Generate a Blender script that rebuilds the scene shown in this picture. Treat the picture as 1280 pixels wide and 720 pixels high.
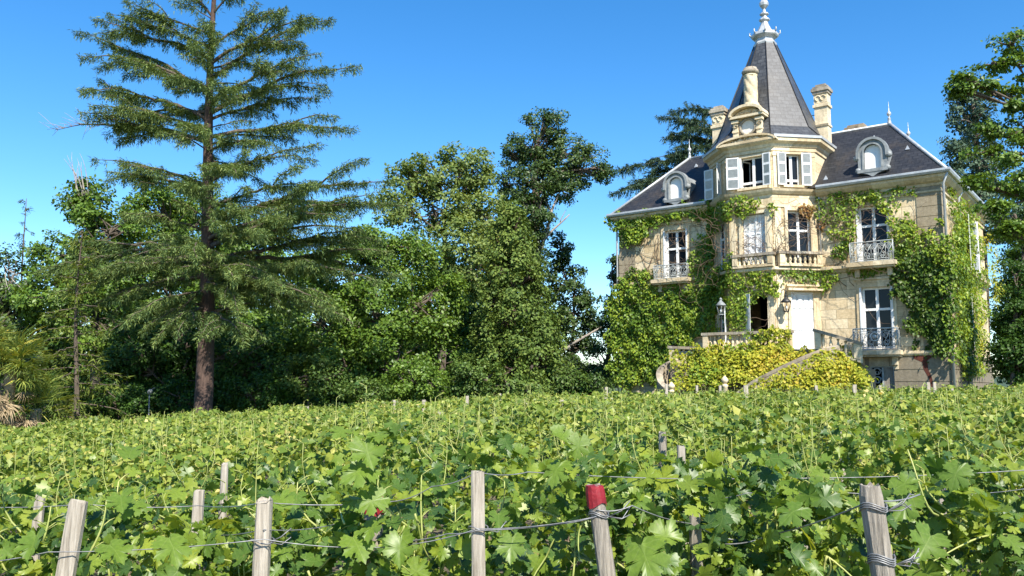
import bpy, math, random
import numpy as np
from mathutils import Vector, Matrix

for o in list(bpy.data.objects): bpy.data.objects.remove(o)
S = bpy.context.scene
COL = S.collection
RNG = np.random.default_rng(7)
random.seed(7)

# ------------------------------------------------------------------ camera
FPX, PITCH, ROLL = 1050.0, 0.116, 0.005
EYE = np.array([0, 0, 1.65])
cd = bpy.data.cameras.new('camera'); cam = bpy.data.objects.new('camera', cd); COL.objects.link(cam)
cd.sensor_width = 36; cd.lens = 36*FPX/1280; cd.clip_start = .05; cd.clip_end = 5000
cam.matrix_world = Matrix.Translation(EYE) @ Matrix.Rotation(math.pi/2+PITCH, 4, 'X') @ Matrix.Rotation(ROLL, 4, 'Z')
S.camera = cam
# ------------------------------------------------------------------ sky and sun
SUN_AZ, SUN_EL = math.radians(160), math.radians(46)
w = bpy.data.worlds.new('World'); S.world = w; w.use_nodes = True
nt = w.node_tree; bg = nt.nodes['Background']
sky = nt.nodes.new('ShaderNodeTexSky'); sky.sky_type = 'NISHITA'; sky.sun_disc = False
sky.sun_elevation = SUN_EL; sky.sun_rotation = SUN_AZ
sky.air_density = 1.0; sky.dust_density = 0.0; sky.ozone_density = 4.0
hs = nt.nodes.new('ShaderNodeHueSaturation'); hs.inputs['Saturation'].default_value = 1.30
nt.links.new(sky.outputs[0], hs.inputs['Color']); nt.links.new(hs.outputs[0], bg.inputs[0])
bg.inputs[1].default_value = 0.115
sl = bpy.data.lights.new('sun', 'SUN'); sl.energy = 5.0; sl.angle = math.radians(.5); sl.color = (1, .93, .82)
so = bpy.data.objects.new('sun', sl); COL.objects.link(so)
sv = Vector((math.sin(SUN_AZ)*math.cos(SUN_EL), math.cos(SUN_AZ)*math.cos(SUN_EL), math.sin(SUN_EL)))
so.rotation_euler = sv.to_track_quat('Z', 'Y').to_euler()
S.view_settings.view_transform = 'Standard'; S.view_settings.look = 'None'
S.view_settings.exposure = 1.0; S.view_settings.gamma = 1
S.cycles.max_bounces = 6; S.cycles.transparent_max_bounces = 8

# ------------------------------------------------------------------ geometry of the place
A = .655                                             # the house front is turned by this much
HC = np.array([17.67, 34., 0.])
DU = np.array([math.cos(A), -math.sin(A), 0]); DV = np.array([math.sin(A), math.cos(A), 0]); DZ = np.array([0, 0, 1.])
def H(u, v, z): return HC+DU*u+DV*v+DZ*z
def ray(x, y):
    X, Y = x-640, y-360; c, s = math.cos(ROLL), math.sin(ROLL)
    px, py = X*c+Y*s, -X*s+Y*c; c, s = math.cos(PITCH), math.sin(PITCH)
    vx, vu = px/FPX, -py/FPX
    return np.array([vx, c-vu*s, s+vu*c])
def at(x, y, Y):
    r = ray(x, y); return EYE+r*(Y/r[1])
def onp(x, y, o, n):
    r = ray(x, y); return EYE+r*(np.dot(o-EYE, n)/np.dot(r, n))
def ground(x, y=0):
    x = np.asarray(x, float)
    return np.where(x < 0, .061*np.maximum(x, -40), .022*np.minimum(x, 60))
def gz(x): return float(ground(x))

# ------------------------------------------------------------------ materials
def mat(name, rough=.6):
    m = bpy.data.materials.new(name); m.use_nodes = True
    b = m.node_tree.nodes['Principled BSDF']; b.inputs['Roughness'].default_value = rough
    return m, m.node_tree, b
def N(t, kind, **kw):
    n = t.nodes.new(kind)
    for k, v in kw.items():
        if k in n.inputs: n.inputs[k].default_value = v
        else: setattr(n, k, v)
    return n
def ramp(t, stops):
    r = t.nodes.new('ShaderNodeValToRGB'); e = r.color_ramp.elements
    while len(e) < len(stops): e.new(.5)
    for i, (p, c) in enumerate(stops): e[i].position = p; e[i].color = (*c, 1)
    return r
def noise(t, scale, detail=4, coord=None, rough=.55):
    n = N(t, 'ShaderNodeTexNoise', Scale=scale, Detail=detail, Roughness=rough)
    if coord is not None: t.links.new(coord, n.inputs['Vector'])
    return n
def mixc(t, a, b, f, mode='MIX'):
    m = t.nodes.new('ShaderNodeMix'); m.data_type = 'RGBA'; m.blend_type = mode
    for sock, v in ((m.inputs[0], f), (m.inputs[6], a), (m.inputs[7], b)):
        if hasattr(v, 'links') or hasattr(v, 'is_linked'): t.links.new(v, sock)
        elif isinstance(v, (int, float)): sock.default_value = v
        else: sock.default_value = (*v, 1)
    return m.outputs[2]
def bump(t, b, h, strength=.4, dist=.02):
    n = N(t, 'ShaderNodeBump', Strength=strength, Distance=dist); t.links.new(h, n.inputs['Height']); t.links.new(n.outputs[0], b.inputs['Normal'])

def leaf_mat(name, cols, trans=.35, rough=.5, big=0.25, bigamt=.35, spec=.35):
    """leaf material: each leaf its own tone, a slow drift of tone over the plant, light passing through"""
    m, t, b = mat(name, rough)
    g = N(t, 'ShaderNodeNewGeometry'); tc = N(t, 'ShaderNodeTexCoord')
    nz = noise(t, big, 2, tc.outputs['Object'])
    ma = N(t, 'ShaderNodeMath', operation='MULTIPLY'); t.links.new(nz.outputs[0], ma.inputs[0]); ma.inputs[1].default_value = bigamt*2
    mb = N(t, 'ShaderNodeMath', operation='MULTIPLY_ADD'); t.links.new(g.outputs['Random Per Island'], mb.inputs[0]); mb.inputs[1].default_value = 1-bigamt
    t.links.new(ma.outputs[0], mb.inputs[2])
    mc = N(t, 'ShaderNodeMath', operation='SUBTRACT'); t.links.new(mb.outputs[0], mc.inputs[0]); mc.inputs[1].default_value = bigamt*.5
    r = ramp(t, cols); t.links.new(mc.outputs[0], r.inputs[0])
    t.links.new(r.outputs[0], b.inputs['Base Color']); b.inputs['Specular IOR Level'].default_value = spec
    tr = N(t, 'ShaderNodeBsdfTranslucent')
    tcg = mixc(t, r.outputs[0], (1.3, 1.15, .45), 1.0, 'MULTIPLY'); t.links.new(tcg, tr.inputs[0])
    mx = N(t, 'ShaderNodeMixShader'); mx.inputs[0].default_value = trans
    t.links.new(b.outputs[0], mx.inputs[1]); t.links.new(tr.outputs[0], mx.inputs[2])
    t.links.new(mx.outputs[0], t.nodes['Material Output'].inputs[0])
    return m

def stone_mat(name, base, dark, bw=.95, bh=.42, mortar=.011, stain=.5, useuv=True, bumpy=.5):
    m, t, b = mat(name, .85)
    tc = N(t, 'ShaderNodeTexCoord'); uv = tc.outputs['UV'] if useuv else tc.outputs['Object']
    br = N(t, 'ShaderNodeTexBrick', Scale=1.0); t.links.new(uv, br.inputs['Vector'])
    br.inputs['Brick Width'].default_value = bw; br.inputs['Row Height'].default_value = bh
    br.inputs['Mortar Size'].default_value = mortar; br.inputs['Mortar Smooth'].default_value = .3; br.inputs['Bias'].default_value = 0
    c = np.array(base)
    br.inputs['Color1'].default_value = (*(c*1.14), 1); br.inputs['Color2'].default_value = (*(c*np.array([.80, .72, .60])), 1)
    br.inputs['Mortar'].default_value = (*(c*.42), 1)
    n1 = noise(t, .9, 6, tc.outputs['Object'], .65); r1 = ramp(t, [(.42, (0, 0, 0)), (.70, (1, 1, 1))]); t.links.new(n1.outputs[0], r1.inputs[0])
    mm = N(t, 'ShaderNodeMath', operation='MULTIPLY'); t.links.new(r1.outputs[0], mm.inputs[0]); mm.inputs[1].default_value = stain
    col = mixc(t, br.outputs[0], dark, mm.outputs[0])
    n2 = noise(t, 9, 5, tc.outputs['Object'], .7); r2 = ramp(t, [(.3, (.72, .70, .66)), (.62, (1.06, 1.05, 1.04))]); t.links.new(n2.outputs[0], r2.inputs[0])
    col = mixc(t, col, r2.outputs[0], 1.0, 'MULTIPLY')
    # rain streaks: noise stretched downwards
    mp = N(t, 'ShaderNodeMapping'); mp.inputs['Scale'].default_value = (3.2, 3.2, .22); t.links.new(tc.outputs['Object'], mp.inputs[0])
    n3 = noise(t, 1.4, 4, mp.outputs[0], .6); r3 = ramp(t, [(.50, (1, 1, 1)), (.72, (.62, .58, .52))]); t.links.new(n3.outputs[0], r3.inputs[0])
    col = mixc(t, col, r3.outputs[0], stain, 'MULTIPLY')
    t.links.new(col, b.inputs['Base Color']); bump(t, b, n2.outputs[0], bumpy, .02)
    return m
def plain_mat(name, c1, c2, scale=6, rough=.5, metal=0, b_=.15, stretch=None, spec=.5):
    m, t, b = mat(name, rough); tc = N(t, 'ShaderNodeTexCoord'); co = tc.outputs['Object']
    if stretch:
        mp = N(t, 'ShaderNodeMapping'); mp.inputs['Scale'].default_value = stretch; t.links.new(co, mp.inputs[0]); co = mp.outputs[0]
    n = noise(t, scale, 6, co, .65); r = ramp(t, [(.32, c1), (.68, c2)]); t.links.new(n.outputs[0], r.inputs[0])
    t.links.new(r.outputs[0], b.inputs['Base Color']); b.inputs['Metallic'].default_value = metal; b.inputs['Specular IOR Level'].default_value = spec
    if b_: bump(t, b, n.outputs[0], b_, .01)
    return m
def slate_mat(name, c1, c2, moss=.3, rough=.5, spec=.35):
    m, t, b = mat(name, rough); b.inputs['Specular IOR Level'].default_value = spec; tc = N(t, 'ShaderNodeTexCoord')
    br = N(t, 'ShaderNodeTexBrick', Scale=1.0); t.links.new(tc.outputs['UV'], br.inputs['Vector'])
    br.inputs['Brick Width'].default_value = .34; br.inputs['Row Height'].default_value = .21; br.inputs['Mortar Size'].default_value = .014; br.inputs['Mortar Smooth'].default_value = .2
    br.inputs['Color1'].default_value = (*c1, 1); br.inputs['Color2'].default_value = (*c2, 1); br.inputs['Mortar'].default_value = (*(np.array(c1)*.35), 1)
    n = noise(t, .55, 6, tc.outputs['Object'], .7); r = ramp(t, [(.52, (0, 0, 0)), (.78, (1, 1, 1))]); t.links.new(n.outputs[0], r.inputs[0])
    mm = N(t, 'ShaderNodeMath', operation='MULTIPLY'); t.links.new(r.outputs[0], mm.inputs[0]); mm.inputs[1].default_value = moss
    col = mixc(t, br.outputs[0], (.10, .075, .045), mm.outputs[0])
    n2 = noise(t, 7, 6, tc.outputs['Object'], .75); r2 = ramp(t, [(.3, (.55, .55, .56)), (.7, (1.5, 1.5, 1.48))]); t.links.new(n2.outputs[0], r2.inputs[0])
    col = mixc(t, col, r2.outputs[0], 1.0, 'MULTIPLY')
    t.links.new(col, b.inputs['Base Color']); bump(t, b, br.outputs[1], -.5, .01)
    return m

M = {}
M['stone'] = stone_mat('limestone', (.70, .60, .415), (.34, .275, .18), stain=.46)
M['stone_trim'] = stone_mat('limestone_trim', (.67, .58, .41), (.30, .26, .19), bw=1.3, bh=.9, mortar=.004, stain=.5, useuv=False)
M['stone_grey'] = stone_mat('weathered_stone', (.40, .36, .29), (.13, .12, .105), bw=1.2, bh=.6, stain=.9, useuv=False)
M['stone_lower'] = stone_mat('basement_stone', (.54, .47, .34), (.25, .215, .16), bw=1.1, bh=.42, stain=.6, mortar=.02)  # darker limestone with wider joints for basement, terrace and landings
M['slate'] = slate_mat('slate', (.030, .031, .035), (.020, .021, .024), .5)
M['slate_spire'] = slate_mat('spire_slate', (.072, .075, .079), (.044, .046, .049), .3, .42, .5)
M['zinc'] = plain_mat('zinc', (.34, .36, .37), (.52, .54, .55), 3, .42, .25)
M['clock'] = plain_mat('clock_face_stone', (.62, .58, .50), (.76, .73, .66), 5, .8)
M['zinc_dark'] = plain_mat('dark_zinc', (.15, .165, .17), (.30, .32, .32), 3, .5, 0, .2, spec=.3)
M['ring'] = plain_mat('ring_shaded_dark', (.16, .14, .11), (.34, .30, .23), 6, .85)  # recess shading round the clock put into a dark ring colour
M['white'] = plain_mat('white_paint', (.68, .68, .67), (.82, .82, .81), 5, .45, 0, .06, (1, 1, .3))
M['shutter'] = plain_mat('shutter_paint', (.60, .62, .62), (.74, .75, .75), 5, .5, 0, .06, (1, 1, .3))
M['louvre'] = plain_mat('louvre_paint', (.42, .45, .46), (.56, .58, .58), 8, .55, 0, .05)
M['iron'] = plain_mat('painted_iron', (.24, .265, .26), (.46, .49, .48), 12, .5, 0, .2)
M['iron_dark'] = plain_mat('dark_iron', (.012, .013, .014), (.05, .048, .045), 14, .5, .2, .2)
M['rust'] = plain_mat('rust_stain', (.055, .014, .008), (.13, .035, .018), 5, .9)
M['stem'] = plain_mat('creeper_stem', (.10, .065, .04), (.20, .14, .095), 8, .9)
M['bark'] = plain_mat('bark', (.05, .038, .028), (.14, .11, .085), 5, .95, 0, .9, (3, 3, .6))
M['bark_red'] = plain_mat('cedar_bark', (.035, .022, .018), (.11, .07, .055), 5, .95, 0, 1.0, (3.5, 3.5, .9))
M['bark_pale'] = plain_mat('dead_wood', (.20, .175, .15), (.38, .34, .29), 6, .9, 0, .6, (2, 2, .6))
M['dead_frond'] = plain_mat('dead_frond', (.20, .145, .075), (.40, .31, .19), 9, .9)
M['wood'] = plain_mat('weathered_wood', (.20, .17, .13), (.50, .45, .37), 9, .85, 0, .9, (7, 7, .5))
M['wood_grey'] = plain_mat('grey_wood', (.12, .105, .085), (.38, .34, .28), 9, .9, 0, 1.0, (8, 8, .5))
M['red'] = plain_mat('red_paint', (.13, .003, .008), (.30, .010, .020), 18, .6, 0, .5)
M['wire'] = plain_mat('galvanised_wire', (.15, .152, .155), (.32, .325, .325), 30, .5, .5, 0)
M['shoot'] = plain_mat('green_shoot', (.22, .28, .06), (.42, .42, .14), 5, .6)
M['cane'] = plain_mat('vine_cane', (.10, .07, .045), (.24, .18, .12), 12, .9, 0, .8)
M['glass'], t_, b_ = mat('window_glass', .06); b_.inputs['Base Color'].default_value = (.014, .017, .021, 1); b_.inputs['Specular IOR Level'].default_value = .22
n_ = noise(t_, 1.2, 2, N(t_, 'ShaderNodeTexCoord').outputs['Object']); bump(t_, b_, n_.outputs[0], .06, .05)
M['dark'] = plain_mat('unlit_room_black', (.012, .011, .010), (.02, .018, .016), 2, .9, 0, 0)  # near black colour stands in for the darkness of unlit rooms
M['soil'] = plain_mat('soil', (.055, .042, .028), (.15, .12, .075), 2.5, .95, 0, .8)
M['turf'] = plain_mat('turf', (.03, .05, .012), (.075, .105, .03), .7, .95, 0, .6)
M['hill'] = plain_mat('wooded_hill', (.022, .045, .022), (.05, .085, .035), .05, .95, 0, 0)
M['gravel'] = plain_mat('gravel', (.24, .21, .16), (.42, .38, .30), 8, .95, 0, .5)
M['pale_blob'] = plain_mat('pale_grey_paint', (.16, .165, .16), (.30, .31, .30), 9, .6)
M['slate_wall'] = plain_mat('dark_slate_cladding', (.04, .042, .05), (.085, .088, .10), 3, .7, 0, .3, (1, 1, 8))

VINE_COLS = [(.0, (.034, .082, .026)), (.22, (.058, .132, .030)), (.45, (.115, .205, .030)), (.68, (.20, .295, .036)), (.86, (.30, .37, .045)), (.955, (.33, .37, .075)), (1., (.52, .44, .24))]
M['vine'] = leaf_mat('vine_leaf', VINE_COLS, .42, .42, .9, .25, .5)
def add_veins(m):
    t = m.node_tree; b = t.nodes['Principled BSDF']; src = b.inputs['Base Color'].links[0].from_socket
    uv = N(t, 'ShaderNodeTexCoord').outputs['UV']; sx = N(t, 'ShaderNodeSeparateXYZ'); t.links.new(uv, sx.inputs[0])
    def mt(op, a, b_=None, c=None):
        n = t.nodes.new('ShaderNodeMath'); n.operation = op
        for i, v in enumerate((a, b_, c)):
            if v is None: continue
            if isinstance(v, (int, float)): n.inputs[i].default_value = v
            else: t.links.new(v, n.inputs[i])
        return n.outputs[0]
    ang = mt('ARCTAN2', sx.outputs[0], mt('ADD', sx.outputs[1], .0)); rad = mt('SQRT', mt('ADD', mt('MULTIPLY', sx.outputs[0], sx.outputs[0]), mt('MULTIPLY', sx.outputs[1], sx.outputs[1])))
    main = mt('MULTIPLY', mt('ABSOLUTE', mt('SINE', mt('MULTIPLY', ang, 4.2))), rad)
    side = mt('ABSOLUTE', mt('SINE', mt('ADD', mt('MULTIPLY', rad, 34), mt('MULTIPLY', mt('ABSOLUTE', mt('SINE', mt('MULTIPLY', ang, 4.2))), -9))))
    r1 = ramp(t, [(.012, (1, 1, 1)), (.045, (0, 0, 0))]); t.links.new(main, r1.inputs[0]); r2 = ramp(t, [(.05, (.5, .5, .5)), (.22, (0, 0, 0))]); t.links.new(side, r2.inputs[0])
    v = mixc(t, r1.outputs[0], r2.outputs[0], 1.0, 'LIGHTEN'); bw = N(t, 'ShaderNodeRGBToBW'); t.links.new(v, bw.inputs[0])
    col = mixc(t, src, (.30, .38, .12), mt('MULTIPLY', bw.outputs[0], .5))
    nz = noise(t, 9, 3, uv); nr = ramp(t, [(.35, (.78, .80, .75)), (.7, (1.12, 1.1, 1.0))]); t.links.new(nz.outputs[0], nr.inputs[0]); col = mixc(t, col, nr.outputs[0], 1.0, 'MULTIPLY')
    g = N(t, 'ShaderNodeNewGeometry'); cx_ = t.nodes.new('ShaderNodeCombineXYZ'); t.links.new(mt('MULTIPLY', g.outputs['Random Per Island'], 60), cx_.inputs[2]); va = t.nodes.new('ShaderNodeVectorMath'); va.operation = 'ADD'; t.links.new(uv, va.inputs[0]); t.links.new(cx_.outputs[0], va.inputs[1])
    sp = noise(t, 4.5, 3, va.outputs[0]); sr = ramp(t, [(.66, (0, 0, 0)), (.73, (1, 1, 1))]); t.links.new(sp.outputs[0], sr.inputs[0])   # browned and bleached spots
    col = mixc(t, col, (.30, .21, .07), mt('MULTIPLY', sr.outputs[0], .75))
    t.links.new(col, b.inputs['Base Color']); bump(t, b, bw.outputs[0], -.5, .004)
add_veins(M['vine'])
M['vine_far'] = leaf_mat('vine_leaf_far', [(.0, (0.058, 0.110, 0.017)), (.3, (0.114, 0.188, 0.026)), (.6, (0.215, 0.286, 0.041)), (.85, (0.329, 0.374, 0.064)), (.90, (0.419, 0.408, 0.098)), (1., (0.786, 0.617, 0.284))], .35, .5, .35, .2, .4)
M['ivy'] = leaf_mat('creeper_leaf', [(.0, (0.056, 0.110, 0.015)), (.35, (0.111, 0.203, 0.024)), (.6, (0.214, 0.308, 0.031)), (.85, (0.354, 0.421, 0.045)), (1., (0.558, 0.502, 0.078))], .32, .45, .55, .45, .35)
M['ivy_bright'] = M['ivy']
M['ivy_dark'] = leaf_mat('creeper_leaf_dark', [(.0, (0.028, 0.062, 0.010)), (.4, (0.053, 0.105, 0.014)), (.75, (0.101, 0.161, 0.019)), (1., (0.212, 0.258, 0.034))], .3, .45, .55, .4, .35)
M['ivy_yellow'] = leaf_mat('creeper_leaf_yellow', [(.0, (0.073, 0.135, 0.014)), (.25, (0.197, 0.259, 0.024)), (.5, (0.352, 0.376, 0.035)), (.75, (0.497, 0.470, 0.050)), (.93, (0.538, 0.400, 0.060)), (1., (0.414, 0.235, 0.050))], .35, .5, .6, .45, .3)
M['ivy_red'] = leaf_mat('creeper_leaf_red', [(.0, (.10, .12, .02)), (.5, (.26, .16, .05)), (1., (.34, .15, .06))], .3, .5, .8, .3)
M['cedar'] = leaf_mat('cedar_needles', [(.0, (0.055, 0.101, 0.041)), (.35, (0.103, 0.166, 0.056)), (.7, (0.183, 0.252, 0.071)), (1., (0.300, 0.353, 0.103))], .18, .6, .4, .3, .25)
M['cedar_blue'] = leaf_mat('blue_needles', [(.0, (0.033, 0.068, 0.045)), (.5, (0.068, 0.117, 0.072)), (1., (0.128, 0.188, 0.105))], .15, .6, .4, .3, .25)
M['conifer'] = leaf_mat('conifer_sprays', [(.0, (0.047, 0.087, 0.019)), (.5, (0.100, 0.159, 0.028)), (.9, (0.180, 0.234, 0.043)), (1., (0.307, 0.206, 0.077))], .18, .6, .5, .35, .25)
M['feather'] = leaf_mat('feathery_needles', [(.0, (0.064, 0.098, 0.019)), (.5, (0.122, 0.169, 0.028)), (1., (0.215, 0.247, 0.047))], .25, .6, .5, .3, .25)
M['oak'] = leaf_mat('oak_leaf', [(.0, (0.028, 0.059, 0.016)), (.5, (0.053, 0.100, 0.022)), (1., (0.109, 0.166, 0.034))], .25, .45, .35, .3, .4)
M['broad'] = leaf_mat('broad_leaf', [(.0, (0.051, 0.107, 0.017)), (.5, (0.102, 0.186, 0.024)), (1., (0.197, 0.293, 0.039))], .32, .45, .3, .35, .4)
M['pale'] = leaf_mat('pale_leaf', [(.0, (0.083, 0.142, 0.035)), (.5, (0.165, 0.237, 0.059)), (.9, (0.275, 0.332, 0.095)), (1., (0.413, 0.427, 0.190))], .4, .5, .3, .3, .3)
M['shade'] = leaf_mat('leaf_dark_for_shade', [(.0, (0.022, 0.058, 0.008)), (.5, (0.044, 0.099, 0.014)), (1., (0.085, 0.162, 0.022))], .3, .5, .3, .3, .3)  # darker leaf green, with the shade on these plants put into the colour
M['palm'] = leaf_mat('palm_leaf', [(.0, (0.083, 0.140, 0.034)), (.5, (0.176, 0.244, 0.051)), (.8, (0.330, 0.375, 0.084)), (1., (0.800, 0.562, 0.084))], .2, .45, .5, .25, .4)
M['shrub'] = leaf_mat('shrub_leaf', [(.0, (0.039, 0.085, 0.018)), (.5, (0.091, 0.156, 0.029)), (1., (0.169, 0.234, 0.046))], .3, .5, .5, .35, .35)

# ------------------------------------------------------------------ mesh helpers
def link(name, me, m, parent=None):
    o = bpy.data.objects.new(name, me); COL.objects.link(o)
    if m is not None: me.materials.append(m)
    if parent is not None: o.parent = parent
    return o
def tag(o, label=None, cat=None, group=None, kind=None):
    if label: o['label'] = label
    if cat: o['category'] = cat
    if group: o['group'] = group
    if kind: o['kind'] = kind
    return o
def empty(name, loc, label=None, cat=None, group=None, rz=0):
    o = bpy.data.objects.new(name, None); COL.objects.link(o); o.location = loc; o.rotation_euler = (0, 0, rz); o.empty_display_size = .2
    return tag(o, label, cat, group)
def tri_mesh(name, V, F, smooth=False):
    V = np.ascontiguousarray(V, np.float32).reshape(-1, 3); F = np.ascontiguousarray(F, np.int32); k = F.shape[1]
    me = bpy.data.meshes.new(name)
    me.vertices.add(len(V)); me.vertices.foreach_set('co', V.ravel())
    me.loops.add(F.size); me.loops.foreach_set('vertex_index', F.ravel())
    me.polygons.add(len(F)); me.polygons.foreach_set('loop_start', np.arange(0, F.size, k, dtype=np.int32))
    if smooth: me.polygons.foreach_set('use_smooth', np.ones(len(F), bool))
    me.update(calc_edges=True)
    return me
class MB:
    def __init__(s): s.v = []; s.f = []; s.uv = []; s.sm = []
    def face(s, pts, uv=None, smooth=False):
        i = len(s.v); s.v += [tuple(map(float, p)) for p in pts]; s.f.append(list(range(i, i+len(pts)))); s.sm.append(smooth)
        s.uv.append(uv if uv is not None else None)
    def idx(s, V, F, smooth=False):
        i = len(s.v); s.v += [tuple(map(float, p)) for p in V]
        for f in F: s.f.append([i+k for k in f]); s.sm.append(smooth); s.uv.append(None)
    def box(s, a, b, T=None):
        (x0, y0, z0), (x1, y1, z1) = a, b
        V = [(x0, y0, z0), (x1, y0, z0), (x1, y1, z0), (x0, y1, z0), (x0, y0, z1), (x1, y0, z1), (x1, y1, z1), (x0, y1, z1)]
        if T: V = [T(*p) for p in V]
        s.idx(V, [(0, 3, 2, 1), (4, 5, 6, 7), (0, 1, 5, 4), (1, 2, 6, 5), (2, 3, 7, 6), (3, 0, 4, 7)])
    def lathe(s, c, prof, n=10, rot=0, T=None, smooth=True):
        V = []
        for r, z in prof:
            for k in range(n):
                a = rot+2*math.pi*k/n; p = (c[0]+r*math.cos(a), c[1]+r*math.sin(a), c[2]+z); V.append(T(*p) if T else p)
        F = []
        for j in range(len(prof)-1):
            for k in range(n): F.append((j*n+k, j*n+(k+1) % n, (j+1)*n+(k+1) % n, (j+1)*n+k))
        F.append(tuple(reversed(range(n)))); F.append(tuple((len(prof)-1)*n+k for k in range(n)))
        s.idx(V, F, smooth)
    def tube(s, pts, rad, n=6, smooth=True):
        P = np.array(pts, float); m = len(P)
        R = np.full(m, rad) if np.isscalar(rad) else np.array(rad, float)
        Tn = np.gradient(P, axis=0); Tn /= np.linalg.norm(Tn, axis=1)[:, None]+1e-9
        ref = np.array([0, 0, 1.]) if abs(Tn[0, 2]) < .9 else np.array([1., 0, 0]); V = []
        for j in range(m):
            a = np.cross(Tn[j], ref); l = np.linalg.norm(a)
            if l < 1e-3: a = np.cross(Tn[j], np.array([0, 1., .1])); l = np.linalg.norm(a)
            a /= l; b = np.cross(a, Tn[j]); ref = b if j else b
            for k in range(n):
                t = 2*math.pi*k/n; V.append(P[j]+R[j]*(a*math.cos(t)+b*math.sin(t)))
        F = [(j*n+k, j*n+(k+1) % n, (j+1)*n+(k+1) % n, (j+1)*n+k) for j in range(m-1) for k in range(n)]
        F.append(tuple(reversed(range(n)))); F.append(tuple((m-1)*n+k for k in range(n)))
        s.idx(V, F, smooth)
    def sweep(s, path, prof, closed=False):
        """prof (outward, z) swept along a plan path; outward is to the left of travel"""
        P = [np.array(p, float) for p in path]; n = len(P); rows = []
        for i in range(n):
            ds = []
            if i > 0 or closed: d = P[i]-P[i-1]; ds.append(d/np.linalg.norm(d))
            if i < n-1 or closed: d = P[(i+1) % n]-P[i]; ds.append(d/np.linalg.norm(d))
            ns = [np.array([-d[1], d[0]]) for d in ds]; m = sum(ns); m = m/np.linalg.norm(m); m = m/max(.35, float(m@ns[0]))
            rows.append([(P[i][0]+m[0]*o, P[i][1]+m[1]*o, z) for o, z in prof])
        k = len(prof); V = [p for r in rows for p in r]; F = []
        for i in range(n if closed else n-1):
            j = (i+1) % n
            for q in range(k): F.append((i*k+q, i*k+(q+1) % k, j*k+(q+1) % k, j*k+q))
        if not closed: F += [tuple(range(k)), tuple(reversed(range((n-1)*k, n*k)))]
        s.idx(V, F)
    def split(s, name, m, parent=None):
        """one object for each primitive that was added"""
        i = 0; out = []; groups = []
        for f in s.f:
            k = next((g for g in groups if g[0] <= f[0] < g[1]), None)
            if k is None:
                lo, hi = min(f), max(f); groups.append([lo, hi+1, [f]])
            else: k[2].append(f); k[1] = max(k[1], max(f)+1); k[0] = min(k[0], min(f))
        for lo, hi, fs in groups:
            lo = min(min(f) for f in fs); hi = max(max(f) for f in fs)+1
            q = MB(); q.idx(s.v[lo:hi], [[k-lo for k in f] for f in fs], s.sm[0]); out.append(q.build(name, m, parent))
        return out
    def build(s, name, m, parent=None):
        me = bpy.data.meshes.new(name); me.from_pydata(s.v, [], s.f)
        if any(u is not None for u in s.uv):
            L = me.uv_layers.new(name='UVMap')
            for p, u in zip(me.polygons, s.uv):
                if u is not None:
                    for li, q in zip(p.loop_indices, u): L.data[li].uv = q
        me.polygons.foreach_set('use_smooth', s.sm); me.update()
        return link(name, me, m, parent)
def norm(a): return a/(np.linalg.norm(a, axis=-1, keepdims=True)+1e-9)
def scatter(tV, tF, pos, nrm, up, scale):
    """copies of a leaf template (x across, y along the leaf, z its normal)"""
    n = len(pos); nrm = norm(nrm); x = norm(np.cross(up, nrm)); y = np.cross(nrm, x)
    R = np.stack([x, y, nrm], -1); sc = np.asarray(scale).reshape(n, -1)
    if sc.shape[1] == 1: sc = np.repeat(sc, 3, 1)
    loc = tV[None]*sc[:, None, :]
    V = pos[:, None]+np.einsum('nij,nkj->nki', R, loc)
    F = tF[None]+(np.arange(n)*len(tV))[:, None, None]
    return V.reshape(-1, 3), F.reshape(-1, tF.shape[1])
class Acc:
    def __init__(s): s.V = []; s.F = []; s.U = []; s.n = 0
    def add(s, V, F): s.V.append(V); s.F.append(F+s.n); s.n += len(V)
    def put(s, tmpl, pos, nrm, up, scale):
        """leaves of one shape, or of several shapes drawn at random, with the leaf's own plan as UV"""
        if not isinstance(tmpl, list): tmpl = [tmpl]
        w_ = RNG.integers(0, len(tmpl), len(pos)); scale = np.asarray(scale); nrm = np.asarray(nrm); up = np.asarray(up)
        for i, t in enumerate(tmpl):
            k = w_ == i
            if k.any(): s.add(*scatter(*t, pos[k], nrm[k], up[k], scale[k])); s.U.append(np.tile(t[0][:, :2], (int(k.sum()), 1)))
    def build(s, name, m, parent=None, smooth=False):
        F = np.concatenate(s.F); me = tri_mesh(name, np.concatenate(s.V), F, smooth)
        if s.U and sum(map(len, s.U)) == s.n:
            me.uv_layers.new(name='UVMap').data.foreach_set('uv', np.concatenate(s.U)[F.ravel()].astype(np.float32).ravel())
        return link(name, me, m, parent)
def fan(outline, cup=.12, fold=.1):
    o = np.array(outline, float); V = np.zeros((len(o)+1, 3)); V[0] = (0, .38, 0); V[1:, :2] = o
    V[:, 2] = -fold*0+np.abs(V[:, 0])*fold-cup*((V[:, 1]-.4)**2+V[:, 0]**2)
    n = len(o); F = np.array([(0, 1+k, 1+(k+1) % n) for k in range(n)]); return V, F
def sym(h): return h+[(-x, y) for x, y in reversed(h) if abs(x) > 1e-6]
GOUT = [(0, .03), (.07, -.06), (.10, -.15), (.19, -.20), (.25, -.13), (.33, -.14), (.33, -.03), (.45, .0), (.41, .09), (.53, .15), (.44, .22), (.46, .29), (.35, .29), (.26, .33), (.37, .38), (.42, .37), (.44, .46), (.54, .54), (.46, .58), (.47, .67), (.37, .66), (.34, .74), (.26, .66), (.17, .62), (.19, .70), (.25, .76), (.16, .79), (.17, .88), (.08, .88), (0, 1.0)]
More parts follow.
